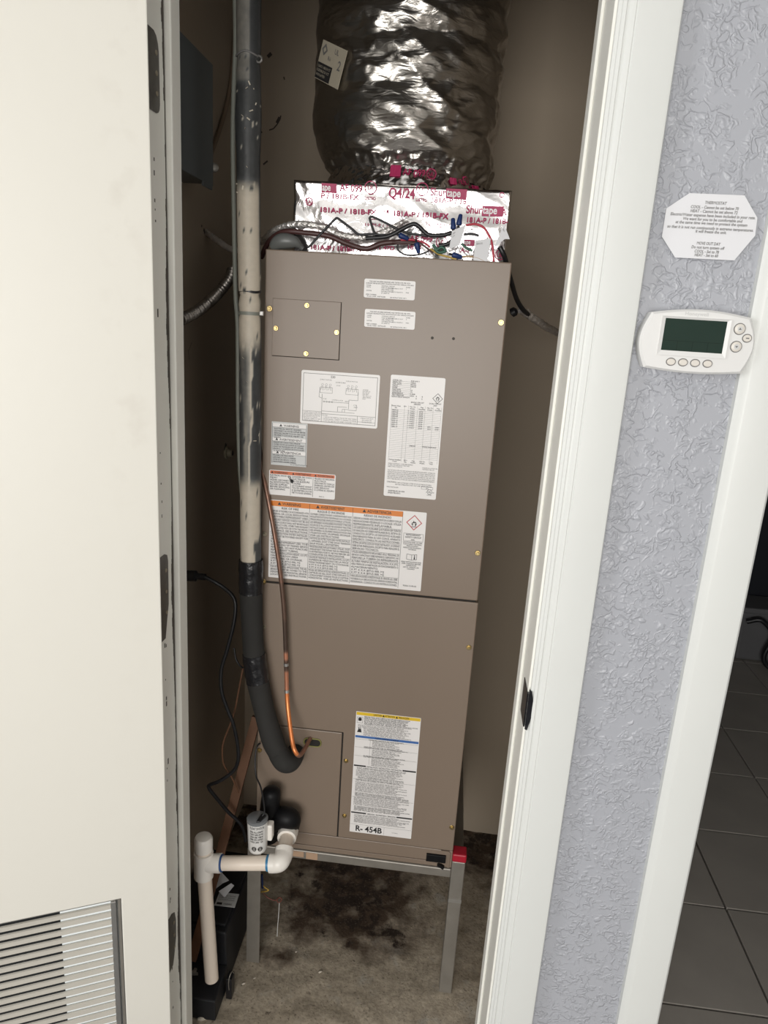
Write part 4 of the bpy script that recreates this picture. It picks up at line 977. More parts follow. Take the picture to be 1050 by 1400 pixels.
# ------------------------------------------------------------------ flexible foil duct rising from the plenum
DC, DYC, DR_ = -.1470, 1.628, .1865
fd = empty('flex_duct', (DC, DYC, PZ1), 'wide wrinkled silver foil flexible duct rising from the plenum, with a paper tag', 'duct')
def duct_r(a, z):
    r = DR_
    if z < 1.90: r -= .055*((1.90-z)/.10)**1.6*(.55+.45*math.cos(a-math.radians(205))) if z > 1.80 else .055*(.55+.45*math.cos(a-math.radians(205)))
    ca, sa = math.cos(a), math.sin(a)
    front = .25+.75*max(0, math.cos(a-math.radians(292)))           # crumpled most at front right
    zz = z+.016*noise.noise(Vector((ca*1.6, sa*1.6, z*3)))+.006*noise.noise(Vector((ca*5, sa*5, z*9)))
    ph = (zz-1.80)/.078; fr = ph-math.floor(ph)
    r += .0075*(4*fr*(1-fr))*(.45+.55*front)-.004                    # jacket bellies out between the wire coils
    r += .0070*front*(1-2*abs(noise.noise(Vector((ca*1.4+z*1.2, sa*1.4, z*17+1.5*ca+3)))))
    r += .0036*front*(1-2*abs(noise.noise(Vector((ca*3.2-z*3, sa*3.2, z*33)))))
    pm = max(0, min(1, .5+1.6*noise.noise(Vector((ca*2.5, sa*2.5, z*9+11)))))
    r += .0026*front*pm*(1-2*abs(noise.noise(Vector((ca*9, sa*9+z*8, z*62)))))
    r += .0024*noise.noise(Vector((ca*2.2, sa*2.2, z*6.5)))
    if z < 1.835: r += .007*noise.noise(Vector((ca*14, sa*14, z*70)))
    return r
b = MB(); na, nzz = 330, 210; vs = []
for j in range(nzz+1):
    z = 1.800+(2.438-1.800)*j/nzz
    for i in range(na):
        a = 2*math.pi*i/na; r = duct_r(a, z); vs.append((DC+r*math.cos(a), DYC+r*math.sin(a), z))
b.add(vs, [(j*na+i, j*na+(i+1) % na, (j+1)*na+(i+1) % na, (j+1)*na+i) for j in range(nzz) for i in range(na)])
b.build('jacket', MAT['duct_foil'], fd, smooth=180)
# taped collar between jacket and plenum
def col_r(a, z):
    t = (z-PZ1)/(1.828-PZ1)
    r = .172-.018*t+.004*noise.noise(Vector((math.cos(a)*9, math.sin(a)*9, z*40)))+.003*(1-2*abs(noise.noise(Vector((math.cos(a)*20, math.sin(a)*20, z*80)))))
    return r
cc = lambda a, z, o=0: (DC+.012+(col_r(a, z)+o)*math.cos(a), DYC+(col_r(a, z)+o)*math.sin(a), z)
b = MB(); na, nq = 240, 26
b.add([cc(2*math.pi*i/na, PZ1-.004+(1.828-PZ1+.004)*j/nq) for j in range(nq+1) for i in range(na)], [(j*na+i, j*na+(i+1) % na, (j+1)*na+(i+1) % na, (j+1)*na+i) for j in range(nq) for i in range(na)])
b.build('collar', MAT['foil'], fd, smooth=180)
def oncol(off): return lambda u, v: cc(-math.pi/2+u/.165, v, off)
pk = Ink(); rd = Ink()
zc = 1.797
rd.rect(-.020, .0, zc-.004, zc+.017); pk.text('AF 099', .004, zc, .0165, width=.042, bold=1); pk.ring((.058, zc+.006), .010, .0018, 18); pk.text('UL', .058, zc+.0025, .009, align='c', bold=1)
rd.rect(.096, .110, zc-.008, zc+.004); rd.rect(.152, .176, zc-.012, zc+.000); pk.ring((.136, zc+.004), .008, .0018, 16); pk.text('181A', .112, zc-.004, .012, bold=1)
panels(rd, fd, oncol(.0030)); pk.build('lettering', MAT['pink_ink'], fd, oncol(.0034))
# paper tag stuck on the duct
ta = math.radians(-90)-math.radians(44); 
tang = Vector((-math.sin(ta), math.cos(ta), 0)); nrm = Vector((math.cos(ta), math.sin(ta), 0)); tc_ = Vector((DC, DYC, 1.985))+nrm*(DR_+.006)
th = math.radians(-24)
def ontag(off):
    def fn(u, v):
        uu = u*math.cos(th)-v*math.sin(th); vv = u*math.sin(th)+v*math.cos(th)
        return tc_+tang*uu+Vector((0, 0, vv))+nrm*off
    return fn
tg = MB(); f0 = ontag(0); f1 = ontag(.0012); q = [(-.042, -.032), (.042, -.032), (.042, .032), (-.042, .032)]
tg.hexa([f0(*p) for p in q], [f1(*p) for p in q])
MAT['tag'] = mat('cream_paper_tag', (.42, .375, .29), .7, var=.08, scale=30)
tgo = tg.build('paper_tag', MAT['tag'], fd)
Ink().rect(-.041, .010, -.031, -.004).build('dark_panel', MAT['ink'], tgo, ontag(.0016))
ik = Ink(); ik.diamond((-.028, .018), .010, .005); ik.text('UL', .005, .018, .012, bold=1); ik.text('R6', -.012, .004, .010); ik.text('2', .024, -.004, .022, bold=1)
for i in range(3): ik.rect(-.036, .004, -.012-.006*i, -.0095-.006*i) if False else None
ik.build('lettering', MAT['ink_grey'], tgo, ontag(.0018))
wk = Ink()
for i, t in enumerate(('CLASS 1 AIR DUCT', 'FLEXIBLE DUCT', 'INSULATED')): wk.text(t, -.038, -.012-.007*i, .006, maxw=.044)
wk.build('panel_lettering', MAT['tag'], tgo, ontag(.0020))

# ================================================================== refrigerant lines
rl = empty('refrigerant_line', (-.385, 1.33, .60), 'thick insulated refrigerant pipe, patchy cream paint above and black foam below', 'pipe')
pts = spline([at(340, -70, 1.33), at(340, 0, 1.33), at(340, 100, 1.33), at(339.5, 180, 1.33), at(340, 300, 1.33), at(342, 430, 1.33), at(342.5, 600, 1.33), at(343, 771, 1.33)], 22)
def pipe_r(i, n, p):
    z = p.z; r = .0205
    for zc, w, d in ((1.938, .010, .0020), (1.559, .006, .0035), (1.530, .005, .0025)):
        r -= d*math.exp(-((z-zc)/w)**2)
    if 1.80 < z < 1.90: r += .002*math.exp(-((z-1.85)/.04)**2)
    return r
rad = [pipe_r(i, len(pts), p) for i, p in enumerate(pts)]; SEG = 40
b = MB().tube(pts, rad, SEG); pv = []
for i, p in enumerate(pts):
    for k in range(SEG):
        v = Vector(b.v[i*SEG+k]); d = (v-p).normalized(); z = v.z
        face = max(0, -d.y)                                  # sprayed from the front only
        side = d.x
        val = .95 if face > .35 else .95*max(0, (face+.12)/.47)
        if z > 1.722:
            up = max(0, min(1, (z-1.895)/.012)); lo = max(0, min(1, (1.770-z)/.045)); lo = lo*lo*(3-2*lo)
            w = noise.noise(Vector((side*4, z*30, 6)))
            val *= up*(.50 if side < .40+.1*w else .12)+(1-up)*max(lo, .16+.10*w)
        elif 1.195 < z < 1.50:
            sm_ = lambda t: max(0, min(1, t))**2*(3-2*max(0, min(1, t)))
            w8 = sm_((1.495-z)/.05)*sm_((z-1.198)/.035)
            n1 = noise.noise(Vector((side*2.5, z*13, 2))); edge = (.46 if z > 1.29 else .22)+.13*noise.noise(Vector((z*17, 4, 0)))
            v2 = .52+.26*side+.22*n1
            if side > edge: v2 = .14+.10*n1
            elif side > edge-.16: v2 = .92
            val = val*(1-w8)+min(val, v2)*w8
        elif z < 1.10 and side > .62+.1*noise.noise(Vector((z*30, 2, 0))): val = .3
        sp_ = noise.noise(Vector((v.x*160, v.y*160, z*120)))
        if sp_ > .60: val = min(val, .3)
        if sp_ < -.52 and 1.20 < z < 1.9: val = max(val, .85)
        pv.append(max(0, min(1, val)))
sl = b.build('painted_sleeve', MAT['painted_foam'], rl, smooth=60); attr(sl, 'paint', pv)
# ragged curls of peeling paint
pe = MB(); random.seed(21)
for k in range(34):
    i = random.randrange(20, len(pts)-4); p = pts[i]
    if not (1.22 < p.z < 1.50 or 1.72 < p.z < 1.90) : continue
    a = random.uniform(-2.6, -.5); d = Vector((math.cos(a), math.sin(a), 0))
    c = p+d*(rad[i]+.0004); s_ = random.uniform(.0010, .0034); t = Vector((-d.y, d.x, 0))
    w2 = Vector((0, 0, random.uniform(-1, 1)))+t*random.uniform(-1, 1); w2.normalize(); w3 = d.cross(w2)
    pe.hexa([c-w2*s_-w3*s_*.3, c+w2*s_-w3*s_*.3, c+w2*s_+w3*s_*.3+d*.0012, c-w2*s_+w3*s_*.3+d*.0012], [c-w2*s_-w3*s_*.3+d*.0008, c+w2*s_-w3*s_*.3+d*.0008, c+w2*s_+w3*s_*.3+d*.002, c-w2*s_+w3*s_*.3+d*.002])
pe.build('peeling_paint', mat('cream_paint_flakes', (.60, .54, .44), .5), rl)['kind'] = 'stuff'
# ties and strap round the sleeve
def band(parent, name, p, r, hgt, material, wob=0.0, axis=(0, 0, 1)):
    b_ = MB(); n = 36; vs = []
    for j, (dz, dr) in enumerate(((-hgt, -.001), (-hgt, .0012), (hgt, .0012), (hgt, -.001))):
        for k in range(n):
            a = 2*math.pi*k/n; w_ = wob*math.sin(3*a+1)
            vs.append((p[0]+(r+dr)*math.cos(a), p[1]+(r+dr)*math.sin(a), p[2]+dz+w_))
    b_.add(vs, [(j*n+k, j*n+(k+1) % n, (j+1)*n+(k+1) % n, (j+1)*n+k) for j in range(3) for k in range(n)])
    return b_.build(name, MAT[material], parent, smooth=40)
cord_pts = [(at(340, 77, 1.33)+Vector((.0205*math.cos(a), .0205*math.sin(a), .0022*math.sin(3*a)))) for a in np.linspace(0, 2*math.pi, 28)]
MB().tube(cord_pts, .0016, 6, False).build('tie_cord', MAT['ink_grey'], rl, smooth=60)
kn = at(355.5, 83, 1.33)
MB().tube([kn+Vector((.005*math.cos(a), -.008, .005*math.sin(a))) for a in np.linspace(0, 2*math.pi, 14)], .0017, 6, False).build('tie_knot', MAT['alu'], rl, smooth=60)
band(rl, 'cable_tie', at(342, 398.5, 1.33), .0187, .0022, 'black_plastic', .0012)
band(rl, 'pipe_strap', at(342, 428.5, 1.33), .0195, .0030, 'conduit')
hk = at(357, 428.5, 1.31); MB().box(hk.x-.003, hk.x+.004, 1.309, 1.3165, hk.z-.004, hk.z+.004).build('strap_screw', MAT['alu'], rl, bevel=.001)
# black foam lower part bending into the panel
fp = spline([at(343, 765, 1.33), at(344, 840, 1.33), at(349, 910, 1.33), at(361, 970, 1.325), at(373, 1012, 1.315), at(381, 1030, 1.308)], 12)
fp2 = spline([fp[-1], at(388, 1041, 1.302), at(396, 1042, 1.312), at(402, 1034, 1.336), at(405, 1026, 1.376)], 8)
MB().tube(fp+fp2[1:], [.0225+.0008*math.sin(i*.3) for i in range(len(fp))]+[.0225-.0025*(i/len(fp2)) for i in range(1, len(fp2))], 32).build('foam_sleeve', MAT['foam'], rl, smooth=60)
def wrap(parent, path, i0, i1, r, name='tape_wrap', material='tape_black'):
    return MB().tube(path[i0:i1+1], [r+.0006*((k*7) % 3) for k in range(i1-i0+1)], 32, True).build(name, MAT[material], parent, smooth=60)
wrap(rl, fp, 0, 7, .0237); wrap(rl, fp, 21, 28, .0236)

# bare copper tube: along the left of the sleeve, behind it, then down the front of the panels
ct = empty('copper_tube', (-.28, 1.33, .64), 'thin bare copper tube looping down the front of the cabinet into the access panel', 'tube')
cpts = spline([at(u, v, y) for u, v, y in ((352, 560, 1.385), (354, 600, 1.378), (358, 640, 1.366), (368, 690, 1.350), (380, 760, 1.342), (388, 830, 1.340), (391, 900, 1.338), (393, 960, 1.330), (399, 1010, 1.300), (403, 1026, 1.288), (409, 1033, 1.292), (416, 1025, 1.318), (423, 1012, 1.352), (426, 1008, 1.372))], 10)
b = MB().tube(cpts, .0046, 14); o = b.build('tube', MAT['copper'], ct, smooth=60)
hv = []
for i, p in enumerate(cpts):
    z = p.z; h = .38 if z > 1.0 else .25
    if z < .92: h = .05
    if z < .855: h = .62
    if .815 < z < .835: h = .1
    if z < .815: h = .62
    if z < .765: h = .80
    if i > len(cpts)-36: h = .42
    hv += [h]*14
attr(o, 'tarnish', hv)
for z in (.833, .766):
    i = min(range(len(cpts)-40), key=lambda k: abs(cpts[k].z-z)); MB().cyl(cpts[i], cpts[i]+(cpts[i+1]-cpts[i]).normalized()*.006, .0056, seg=16).build('solder_joint', MAT['alu'], ct, smooth=40)
gp = spline([at(u, v, 1.352) for u, v in ((321.5, -60), (321.5, 0), (322, 60), (319.5, 130), (318.5, 200), (320, 300), (322, 400), (325, 450), (325.5, 560), (328, 640), (333, 700))], 8)
w_ = MB().tube(gp, .0042, 12).build('grey_conduit_line', MAT['conduit'], None, smooth=60); w_.name = 'thin_conduit'
tag(w_, 'thin grey-green line running up the left side of the painted pipe', 'conduit')

# ================================================================== wiring on top of the unit
fc = spline(ats([1.62, 1.58, 1.52, 1.46, 1.405, 1.384, 1.378, 1.378, 1.374, 1.372, 1.376, 1.380], (273, 309), (292, 325), (322, 342), (356, 331), (376, 315), (405, 306.5), (440, 310), (466, 321), (500, 325), (522, 319), (540, 309), (557, 300)), 14)
rr = [.0060+.0016*noise.noise(Vector((i*.8, 0, 0))) - (.003*max(0, (i-len(fc)+30)/30)) for i in range(len(fc))]
b = MB().tube(fc, rr, 14)
b.v = [tuple(Vector(v)+Vector([.0016*noise.noise(Vector(v)*230+Vector((k*9, 0, 0))) for k in range(3)])) for v in b.v]
tag(b.build('foil_armoured_cable', MAT['cable_foil'], None, smooth=60), 'foil-wrapped cable lying along the top of the cabinet from the left wall', 'cable')
def cable(name, label, y, pxs, r, material, cat='cable', group=None, per=8):
    ys = y if isinstance(y, (list, tuple)) else [y]*len(pxs)
    return tag(wire(name, [at(u, v, yy) for (u, v), yy in zip(pxs, ys)], r, MAT[material], per=per), label, cat, group)
cable('maroon_cable', 'dark maroon cable sagging in front of the printed foil', [1.42, 1.40, 1.374, 1.37, 1.37, 1.37, 1.368, 1.368, 1.370, 1.374], ((357, 352), (368, 330), (388, 317), (420, 318.5), (450, 323), (474, 333), (500, 340), (522, 333), (545, 331), (572, 332)), .0048, 'maroon')
cable('zigzag_wire', 'thin black wire bent to a sharp peak at the left of the foil', 1.366, ((420, 337), (424, 336), (440, 318), (458, 300), (461, 298.5), (464, 300), (480, 312), (491, 320.5), (508, 320), (530, 322)), .0022, 'black_plastic', 'wire', per=5)
cable('zigzag_wire', 'thin black wire folded in a narrow hook at the middle of the foil', 1.368, ((517, 321), (512, 318), (506, 301), (506, 297.5), (510, 296.5), (530, 306), (552, 317), (585, 323)), .0022, 'black_plastic', 'wire', per=5)
cable('looped_cable', 'black cable doubling back in a loop left of the white tags', 1.3655, ((500, 326), (530, 323), (550, 313), (564, 306.5), (572, 309), (586, 321), (605, 321.5), (617, 319), (620, 325), (613, 333), (600, 336)), .0037, 'black_plastic')
cable('red_wire', 'red wire arching over the right end of the foil box', 1.366, ((637, 308), (650, 306.5), (662, 312), (671, 327), (674, 343), (675, 358)), .0021, 'red_wire', 'wire')
cable('red_wire', 'short red wire among the blue connectors at the middle of the foil', 1.3665, ((548, 328), (565, 328), (580, 332), (588, 338)), .0019, 'red_wire', 'wire')
cable('green_wire', 'short dark green wire between the two white tags', 1.3660, ((631, 333), (638, 339), (646, 343)), .0022, 'green_wire', 'wire')
cable('black_wire', 'short black wire stub beside the middle white tag', 1.3685, ((634, 320.5), (644, 320), (655, 322)), .0022, 'black_plastic', 'wire')
cable('black_wire', 'thin black wire curled in a loop under the connectors', 1.3645, ((544, 334), (544, 341), (552, 347.5), (566, 349), (580, 346), (592, 340)), .0016, 'black_plastic', 'wire')
cable('yellow_wire', 'yellow wire drooping along the top edge of the cabinet', 1.364, ((588, 340), (600, 347.5), (612, 351), (624, 354.5)), .0017, 'yellow_wire', 'wire')
cable('tan_wire', 'tan wire along the top edge of the cabinet under the tags', 1.364, ((628, 352), (640, 350.5), (652, 352.5), (662, 357)), .0018, 'tan_wire', 'wire')
cable('green_wire', 'bunched green wire end beside the black loop', 1.3600, ((592, 334), (597, 341), (604, 338), (609, 343), (600, 345), (594, 340)), .0026, 'green_wire', 'wire')
cable('maroon_wire', 'thin maroon wire twisted through the connectors', 1.3635, ((536, 331), (552, 334), (572, 332), (582, 338), (592, 346)), .0018, 'maroon', 'wire')
def nut(c, d, label):
    c = Vector(c); d = Vector(d).normalized(); b_ = MB(); prof = [(0, .0040), (.002, .0052), (.004, .0050), (.017, .0036), (.0185, .0022)]
    b_.rings(c-d*.009, d, prof, 14)
    e = empty('wire_nut', c, label, 'wire nut', 'blue wire nuts on the cabinet top')
    b_.build('shell', MAT['blue_nut'], e, smooth=40)
    w2 = MB(); s_ = d.cross(Vector((0, 1, 0))).normalized()
    for k in range(4): w2.box(-.0003, .0003, -.0055, .0055, -.006, .001)
    MB().cyl(c-d*.0150, c-d*.0085, .0020, seg=8).build('wire_end', MAT['black_plastic'], e, smooth=40)
for (u, v, du, dv, l) in ((619.5, 306, -.12, 1, 'blue wire nut standing up left of another above the white tag'), (628.5, 300.5, .12, 1, 'blue wire nut standing up rightmost above the white tag'), (552, 324, 1, -.35, 'blue wire nut lying by the black loop'), (571, 339, .3, -1, 'blue wire nut pointing down at the middle of the wires'), (625, 350, 1, -.2, 'blue wire nut lying on the cabinet edge under the tags')):
    nut(at(u, v, 1.3635), (du, 0, dv), l)
def papertag(name, quad, y, label, lines):
    q = [at(u, v, y) for u, v in quad]; n_ = Vector((0, -.0007, 0))
    o_ = MB().hexa(q, [p+n_ for p in q]).build(name, MAT['paper'])
    tag(o_, label, 'tag', 'white wire tags')
    ik_ = Ink()
    for i, t in enumerate(lines): ik_.text(t, .08, .78-.16*i, .13, width=min(.86, .07*len(t)))
    fn = lambda u, v: tuple((q[0]*(1-u)+q[1]*u)*(1-v)+(q[3]*(1-u)+q[2]*u)*v+n_*1.6)
    ik_.build('lettering', MAT['ink_grey'], o_, fn)
papertag('wire_tag', ((614, 341), (628, 335), (637, 307), (618, 316)), 1.3620, 'tilted white wire tag, leftmost of three', ['24V', 'COM'])
papertag('wire_tag', ((647, 356), (666, 357.5), (671, 326), (650, 329)), 1.3630, 'upright white wire tag between green and red wires', ['SENSOR'])
papertag('wire_tag', ((676, 338), (690, 327), (697, 327), (689, 306)), 1.3610, 'slanted white wire tag, rightmost of three', ['HEAT'])
sv = spline(ats([1.372, 1.368, 1.368, 1.374], (372, 338), (384, 330), (402, 331), (414, 340)), 8)
tag(MB().tube(sv, [.004+.010*math.sin(math.pi*min(1, .12+i/len(sv))) for i in range(len(sv))], 18).build('cable_sleeve', MAT['grey_pvc'], None, smooth=60), 'grey plastic sleeve lump at the left corner of the cabinet top', 'sleeve')
# cable leaving on the right, bare black then in foil
rc = empty('foil_tail_cable', (.09, 1.42, 1.6), 'black cable leaving the right top corner and turning into crumpled foil towards the right wall', 'cable')
wire('black_jacket', ats([1.372, 1.378, 1.42, 1.47, 1.50, 1.53], (683, 337), (690, 352), (699, 385), (706, 408), (714, 422), (722, 430)), .0046, MAT['black_plastic'], rc)
fo = spline(ats([1.515, 1.56, 1.62, 1.70, 1.79], (712, 423), (732, 437), (747, 447), (763, 455), (784, 465)), 16)
b = MB().tube(fo, [.0075+.002*noise.noise(Vector((i*.7, 3, 0))) for i in range(len(fo))], 14)
b.v = [tuple(Vector(v)+Vector([.0028*noise.noise(Vector(v)*190+Vector((k*9, 0, 0))) for k in range(3)])) for v in b.v]
b.build('foil_wrap', MAT['cable_foil'], rc, smooth=60)
p = at(707, 424, 1.50); MB().rings(p, (-.8, .2, -.5), [(0, .004), (.004, .009), (.012, .009), (.014, .004)], 12).build('tape_end', MAT['black_plastic'], rc, smooth=40)

# ================================================================== left wall of the closet
bx = empty('disconnect_box', (XL, 1.32, 1.75), 'dark blue-grey metal electrical box on the left closet wall', 'electrical box')
y1 = 1.470; MB().box(XL+.0005, -.503, 1.20, y1-.004, 1.765, 1.969).build('back_box', MAT['breaker'], bx, bevel=.002)
MB().box(-.5035, -.5000, 1.198, y1, 1.762, 1.972).build('cover', MAT['breaker'], bx, bevel=.001)
MB().box(-.504, -.500, y1-.055, y1-.004, 1.7545, 1.7635).build('latch_tab', MAT['breaker'], bx, bevel=.001)
fi = MB(); p = at(291.5, 228.5, 1.475); fi.rings(p+Vector((0, .006, 0)), (.35, -1, 0), [(0, .0085), (.004, .0085), (.0055, .0068), (.006, .0035)], 20); fi.cyl(p+Vector((0, .004, 0)), (XL, p.y+.03, p.z), .004, seg=10)
ft = fi.build('wall_fitting', MAT['galv'], None, smooth=40); tag(ft, 'small round metal fitting on the left wall below the electrical box', 'fitting')
bc = [atx(u, v, XL+.006) for u, v in ((321, 40), (317, 100), (310, 143), (300, 178), (288, 212))]
tag(wire('brown_cable', bc, .0048, mat('brown_cable_jacket', (.22, .16, .11), .5), per=8), 'thin brown cable curving from the painted pipe to the electrical box', 'cable')
# flexible steel conduit with real coils
fl_ = spline([at(u, v, y) for u, v, y in ((247, 437, 1.29), (262, 430, 1.33), (276, 421, 1.37), (290, 409, 1.41), (304, 394, 1.45), (314, 380, 1.48), (318, 368, 1.50))], 30)
b = MB(); tot = [0]
for a_, c_ in zip(fl_, fl_[1:]): tot.append(tot[-1]+(c_-a_).length)
b.tube(fl_, [.0088+.0026*math.sin(2*math.pi*t/.0092) for t in tot], 18)
tag(b.build('flexible_conduit', MAT['steel_flex'], None, smooth=60), 'ribbed flexible steel conduit curving on the left wall behind the pipe', 'conduit')
st_ = empty('pipe_stub', atx(307, 617, XL), 'small stained pipe stub sticking out of the left wall', 'stub')
p = Vector(atx(309, 619, XL)); MB().rings((XL, p.y, p.z), (1, 0, 0), [(0, .016), (.004, .016), (.006, .010), (.016, .0095), (.017, .007)], 16).build('ring', mat('stained_cream', (.30, .26, .18), .6, var=.4, scale=120), st_, smooth=40)
MB().rings((XL+.0165, p.y, p.z), (1, 0, 0), [(0, .0062), (.0012, .006)], 14).build('bore', MAT['sheet_dark'], st_, smooth=40)

# power cord
pc = empty('power_cord', (-.45, 1.34, .95), 'black power cord with plug hanging down the left closet wall', 'cord')
pg = MB(); a_ = at(250, 787, 1.36); c_ = at(268, 787.5, 1.36); d_ = at(281, 789, 1.36)
pg.tube([a_, c_, c_+(d_-c_)*.15, d_], [.0115, .0115, .0070, .0068], 16)
pg.build('plug', MAT['black_plastic'], pc, smooth=40)
wire('cable', [at(u, v, y) for u, v, y in ((279, 788.5, 1.36), (292, 795, 1.36), (305, 803, 1.36), (318, 815, 1.355), (322, 829, 1.35), (319, 855, 1.345), (310, 890, 1.34), (302.5, 916, 1.335), (303, 945, 1.33), (311, 970, 1.33), (319, 990, 1.33), (325, 1020, 1.33), (325, 1042, 1.33), (317, 1056, 1.33), (300, 1068, 1.325), (287, 1073, 1.325), (286, 1078, 1.325), (296, 1091, 1.33), (312, 1110, 1.34), (330, 1128, 1.345), (336, 1150, 1.345))], .0040, MAT['black_plastic'], pc)
cable('ground_wire', 'thin brown bare wire hanging behind the black power cord', [1.40, 1.385, 1.37, 1.36, 1.355, 1.355, 1.36, 1.365], ((334, 905), (329, 930), (320, 975), (307, 1010), (304, 1025), (306, 1045), (318, 1065), (326, 1084)), .0021, 'wood', 'wire')
cable('black_wire', 'thin black wire curling beside the foam pipe at mid height', [1.37, 1.365, 1.36, 1.355], ((320, 886), (323, 902), (330, 912), (337, 912)), .0020, 'black_plastic', 'wire')
ws = MB(); a_ = at(350, 975, 1.55); c_ = atz(262, 1322, .10)
a_ = at(351, 980, 1.43); c_ = atz(262.5, 1312, .074)
t = (a_-c_).normalized(); s_ = t.cross(Vector((0, 1, 0))).normalized()*.0105; n_ = t.cross(s_).normalized()*.006
ws.hexa([c_-s_-n_, c_+s_-n_, c_+s_+n_, c_-s_+n_], [a_-s_-n_, a_+s_-n_, a_+s_+n_, a_-s_+n_])
tag(ws.build('wood_slat', MAT['wood'], None, bevel=.0008), 'narrow brown wooden slat leaning diagonally behind the white drain pipe', 'slat')

# ================================================================== condensate drain
YD = 1.235
dp = empty('drain_pipe', (-.43, YD, .05), 'white plastic drain pipe with capped tee, standing in the lower left corner', 'drain pipe')
tp_ = at(278.5, 1180, YD); top = at(277, 1131, YD); bot = at(289.5, 1338, YD+.005)
ax = Vector((-.004, 0, 1)).normalized()
RP = .0152
MB().tube([bot, bot+(tp_-bot)*.5, tp_], RP, 28).build('riser', MAT['pvc'], dp, smooth=50)
up = tp_+ax*.012
MB().rings(tp_-ax*.034, ax, [(0, RP), (.0006, .0205), (.062, .0205), (.0625, RP)], 28).build('tee', MAT['pvc_white'], dp, smooth=40)
MB().rings(tp_+ax*.024, ax, [(0, RP+.001), (.014, RP+.001)], 28).build('pipe_neck', MAT['pvc'], dp, smooth=40)
MB().rings(tp_+ax*.034, ax, [(0, .0168), (.001, .0195), (.027, .0195), (.0325, .0165), (.034, .010)], 28).build('cap', MAT['pvc_white'], dp, smooth=40)
hx0 = tp_; hx1 = at(384, 1180, YD+.004); hd_ = (hx1-hx0).normalized()
MB().tube([hx0+hd_*.010, hx1-hd_*.002], RP, 28).build('cross_pipe', MAT['pvc'], dp, smooth=50)
MB().rings(hx0+hd_*.008, hd_, [(0, .019), (.030, .0200), (.031, RP)], 28).build('tee_branch', MAT['pvc_white'], dp, smooth=40)
MB().rings(hx0+hd_*.0385, hd_, [(0, RP), (.0002, .0178), (.0030, .0178), (.0035, RP)], 28).build('primer_ring', MAT['primer_dark'], dp, smooth=40)
el0 = at(369, 1180, YD+.004); elc = at(383, 1178, YD+.006); el1 = at(389, 1160, YD+.035); ad = at(393, 1141, YD+.075)
MB().rings(el0-hd_*.006, hd_, [(0, RP), (.0002, .0166), (.0060, .0166), (.0062, RP)], 28).build('primer_ring', MAT['primer'], dp, smooth=40)
ep = spline([el0, el0+hd_*.012, elc, elc+(el1-elc)*.55+Vector((.002, 0, -.002)), el1], 8)
MB().tube(ep, [.0195]*len(ep), 28).build('elbow', MAT['pvc_white'], dp, smooth=50)
MB().tube([el1-(ad-el1)*.1, ad], RP, 28).build('short_pipe', MAT['pvc'], dp, smooth=50)
da = (ad-el1).normalized(); MB().rings(ad-da*.012, da, [(0, RP), (.0005, .0205), (.010, .0215), (.012, .0215), (.013, .0195)], 28).build('adapter_collar', MAT['pvc_white'], dp, smooth=40)
MB().rings(ad, da, [(0, .0225), (.016, .0225), (.017, .019)], 6).build('adapter_hex', MAT['pvc_white'], dp, bevel=.001)
st2 = Ink(); 
# black rubber fitting behind
tr = empty('rubber_trap', (-.31, 1.325, .45), 'black rubber drain fitting with a domed cap in front of the access panel', 'drain fitting')
a_ = at(371, 1085, 1.325); b_ = at(366, 1130, 1.325)
MB().tube([b_, b_+(a_-b_)*.5, a_, a_+Vector((0, 0, .008)), a_+Vector((0, 0, .013)), a_+Vector((0, 0, .0155))], [.0225, .0215, .0205, .0185, .0130, .004], 28).build('dome', MAT['black_rubber'], tr, smooth=50)
q = spline([at(364, 1128, 1.325), at(380, 1118, 1.325), at(396, 1119, 1.322), ad+da*.030, ad+da*.014], 8)
MB().tube(q, [.024-.002*(i/len(q)) for i in range(len(q))], 28).build('elbow', MAT['black_rubber'], tr, smooth=50)
MB().tube([at(366, 1120, 1.325), at(368, 1146, 1.328)], [.023, .021], 28).build('lower_body', MAT['black_rubber'], tr, smooth=50)
# float switch
fs = empty('float_switch', (-.345, 1.265, .38), 'clear printed float switch cup beside the black drain fitting', 'float switch')
fa = at(352.5, 1160, 1.262); ft_ = at(352, 1121, 1.262); fx_ = (ft_-fa).normalized(); FR = .0218
L_ = (ft_-fa).length
MB().rings(fa, fx_, [(0, .010), (.0005, .0185), (.006, .0205), (L_, FR), (L_+.001, FR-.001)], 32).build('cup', MAT['clear'], fs, smooth=40)
MB().rings(fa+fx_*(L_+.0005), fx_, [(0, FR+.0006), (.005, FR+.0006), (.007, FR-.002)], 32).build('lid', MAT['smoke'], fs, smooth=40)
MB().hexa([ft_+Vector((.002, -.018, .0045)), ft_+Vector((.010, -.016, .0045)), ft_+Vector((.018, .004, .0045)), ft_+Vector((.006, .006, .0045))], [ft_+Vector((.002, -.018, .0105)), ft_+Vector((.010, -.016, .0105)), ft_+Vector((.018, .004, .012)), ft_+Vector((.006, .006, .012))]).build('lid_rib', MAT['black_plastic'], fs, bevel=.001)
MB().box(fa.x+.0165, fa.x+.0295, fa.y+.002, fa.y+.022, fa.z+.020, fa.z+.0585).build('side_socket', MAT['pvc_white'], fs, bevel=.003)
vx = fx_.cross(Vector((0, 1, 0))).normalized()
def oncup(u, v):
    a = -math.pi/2+u/FR+.20; p_ = fa+fx_*v; return (p_.x+(FR+.0004)*math.cos(a), p_.y+(FR+.0004)*math.sin(a), p_.z)
ik = Ink()
ik.text('FLOAT SWITCH', 0, .0640, .0078, width=.031, align='c', bold=1)
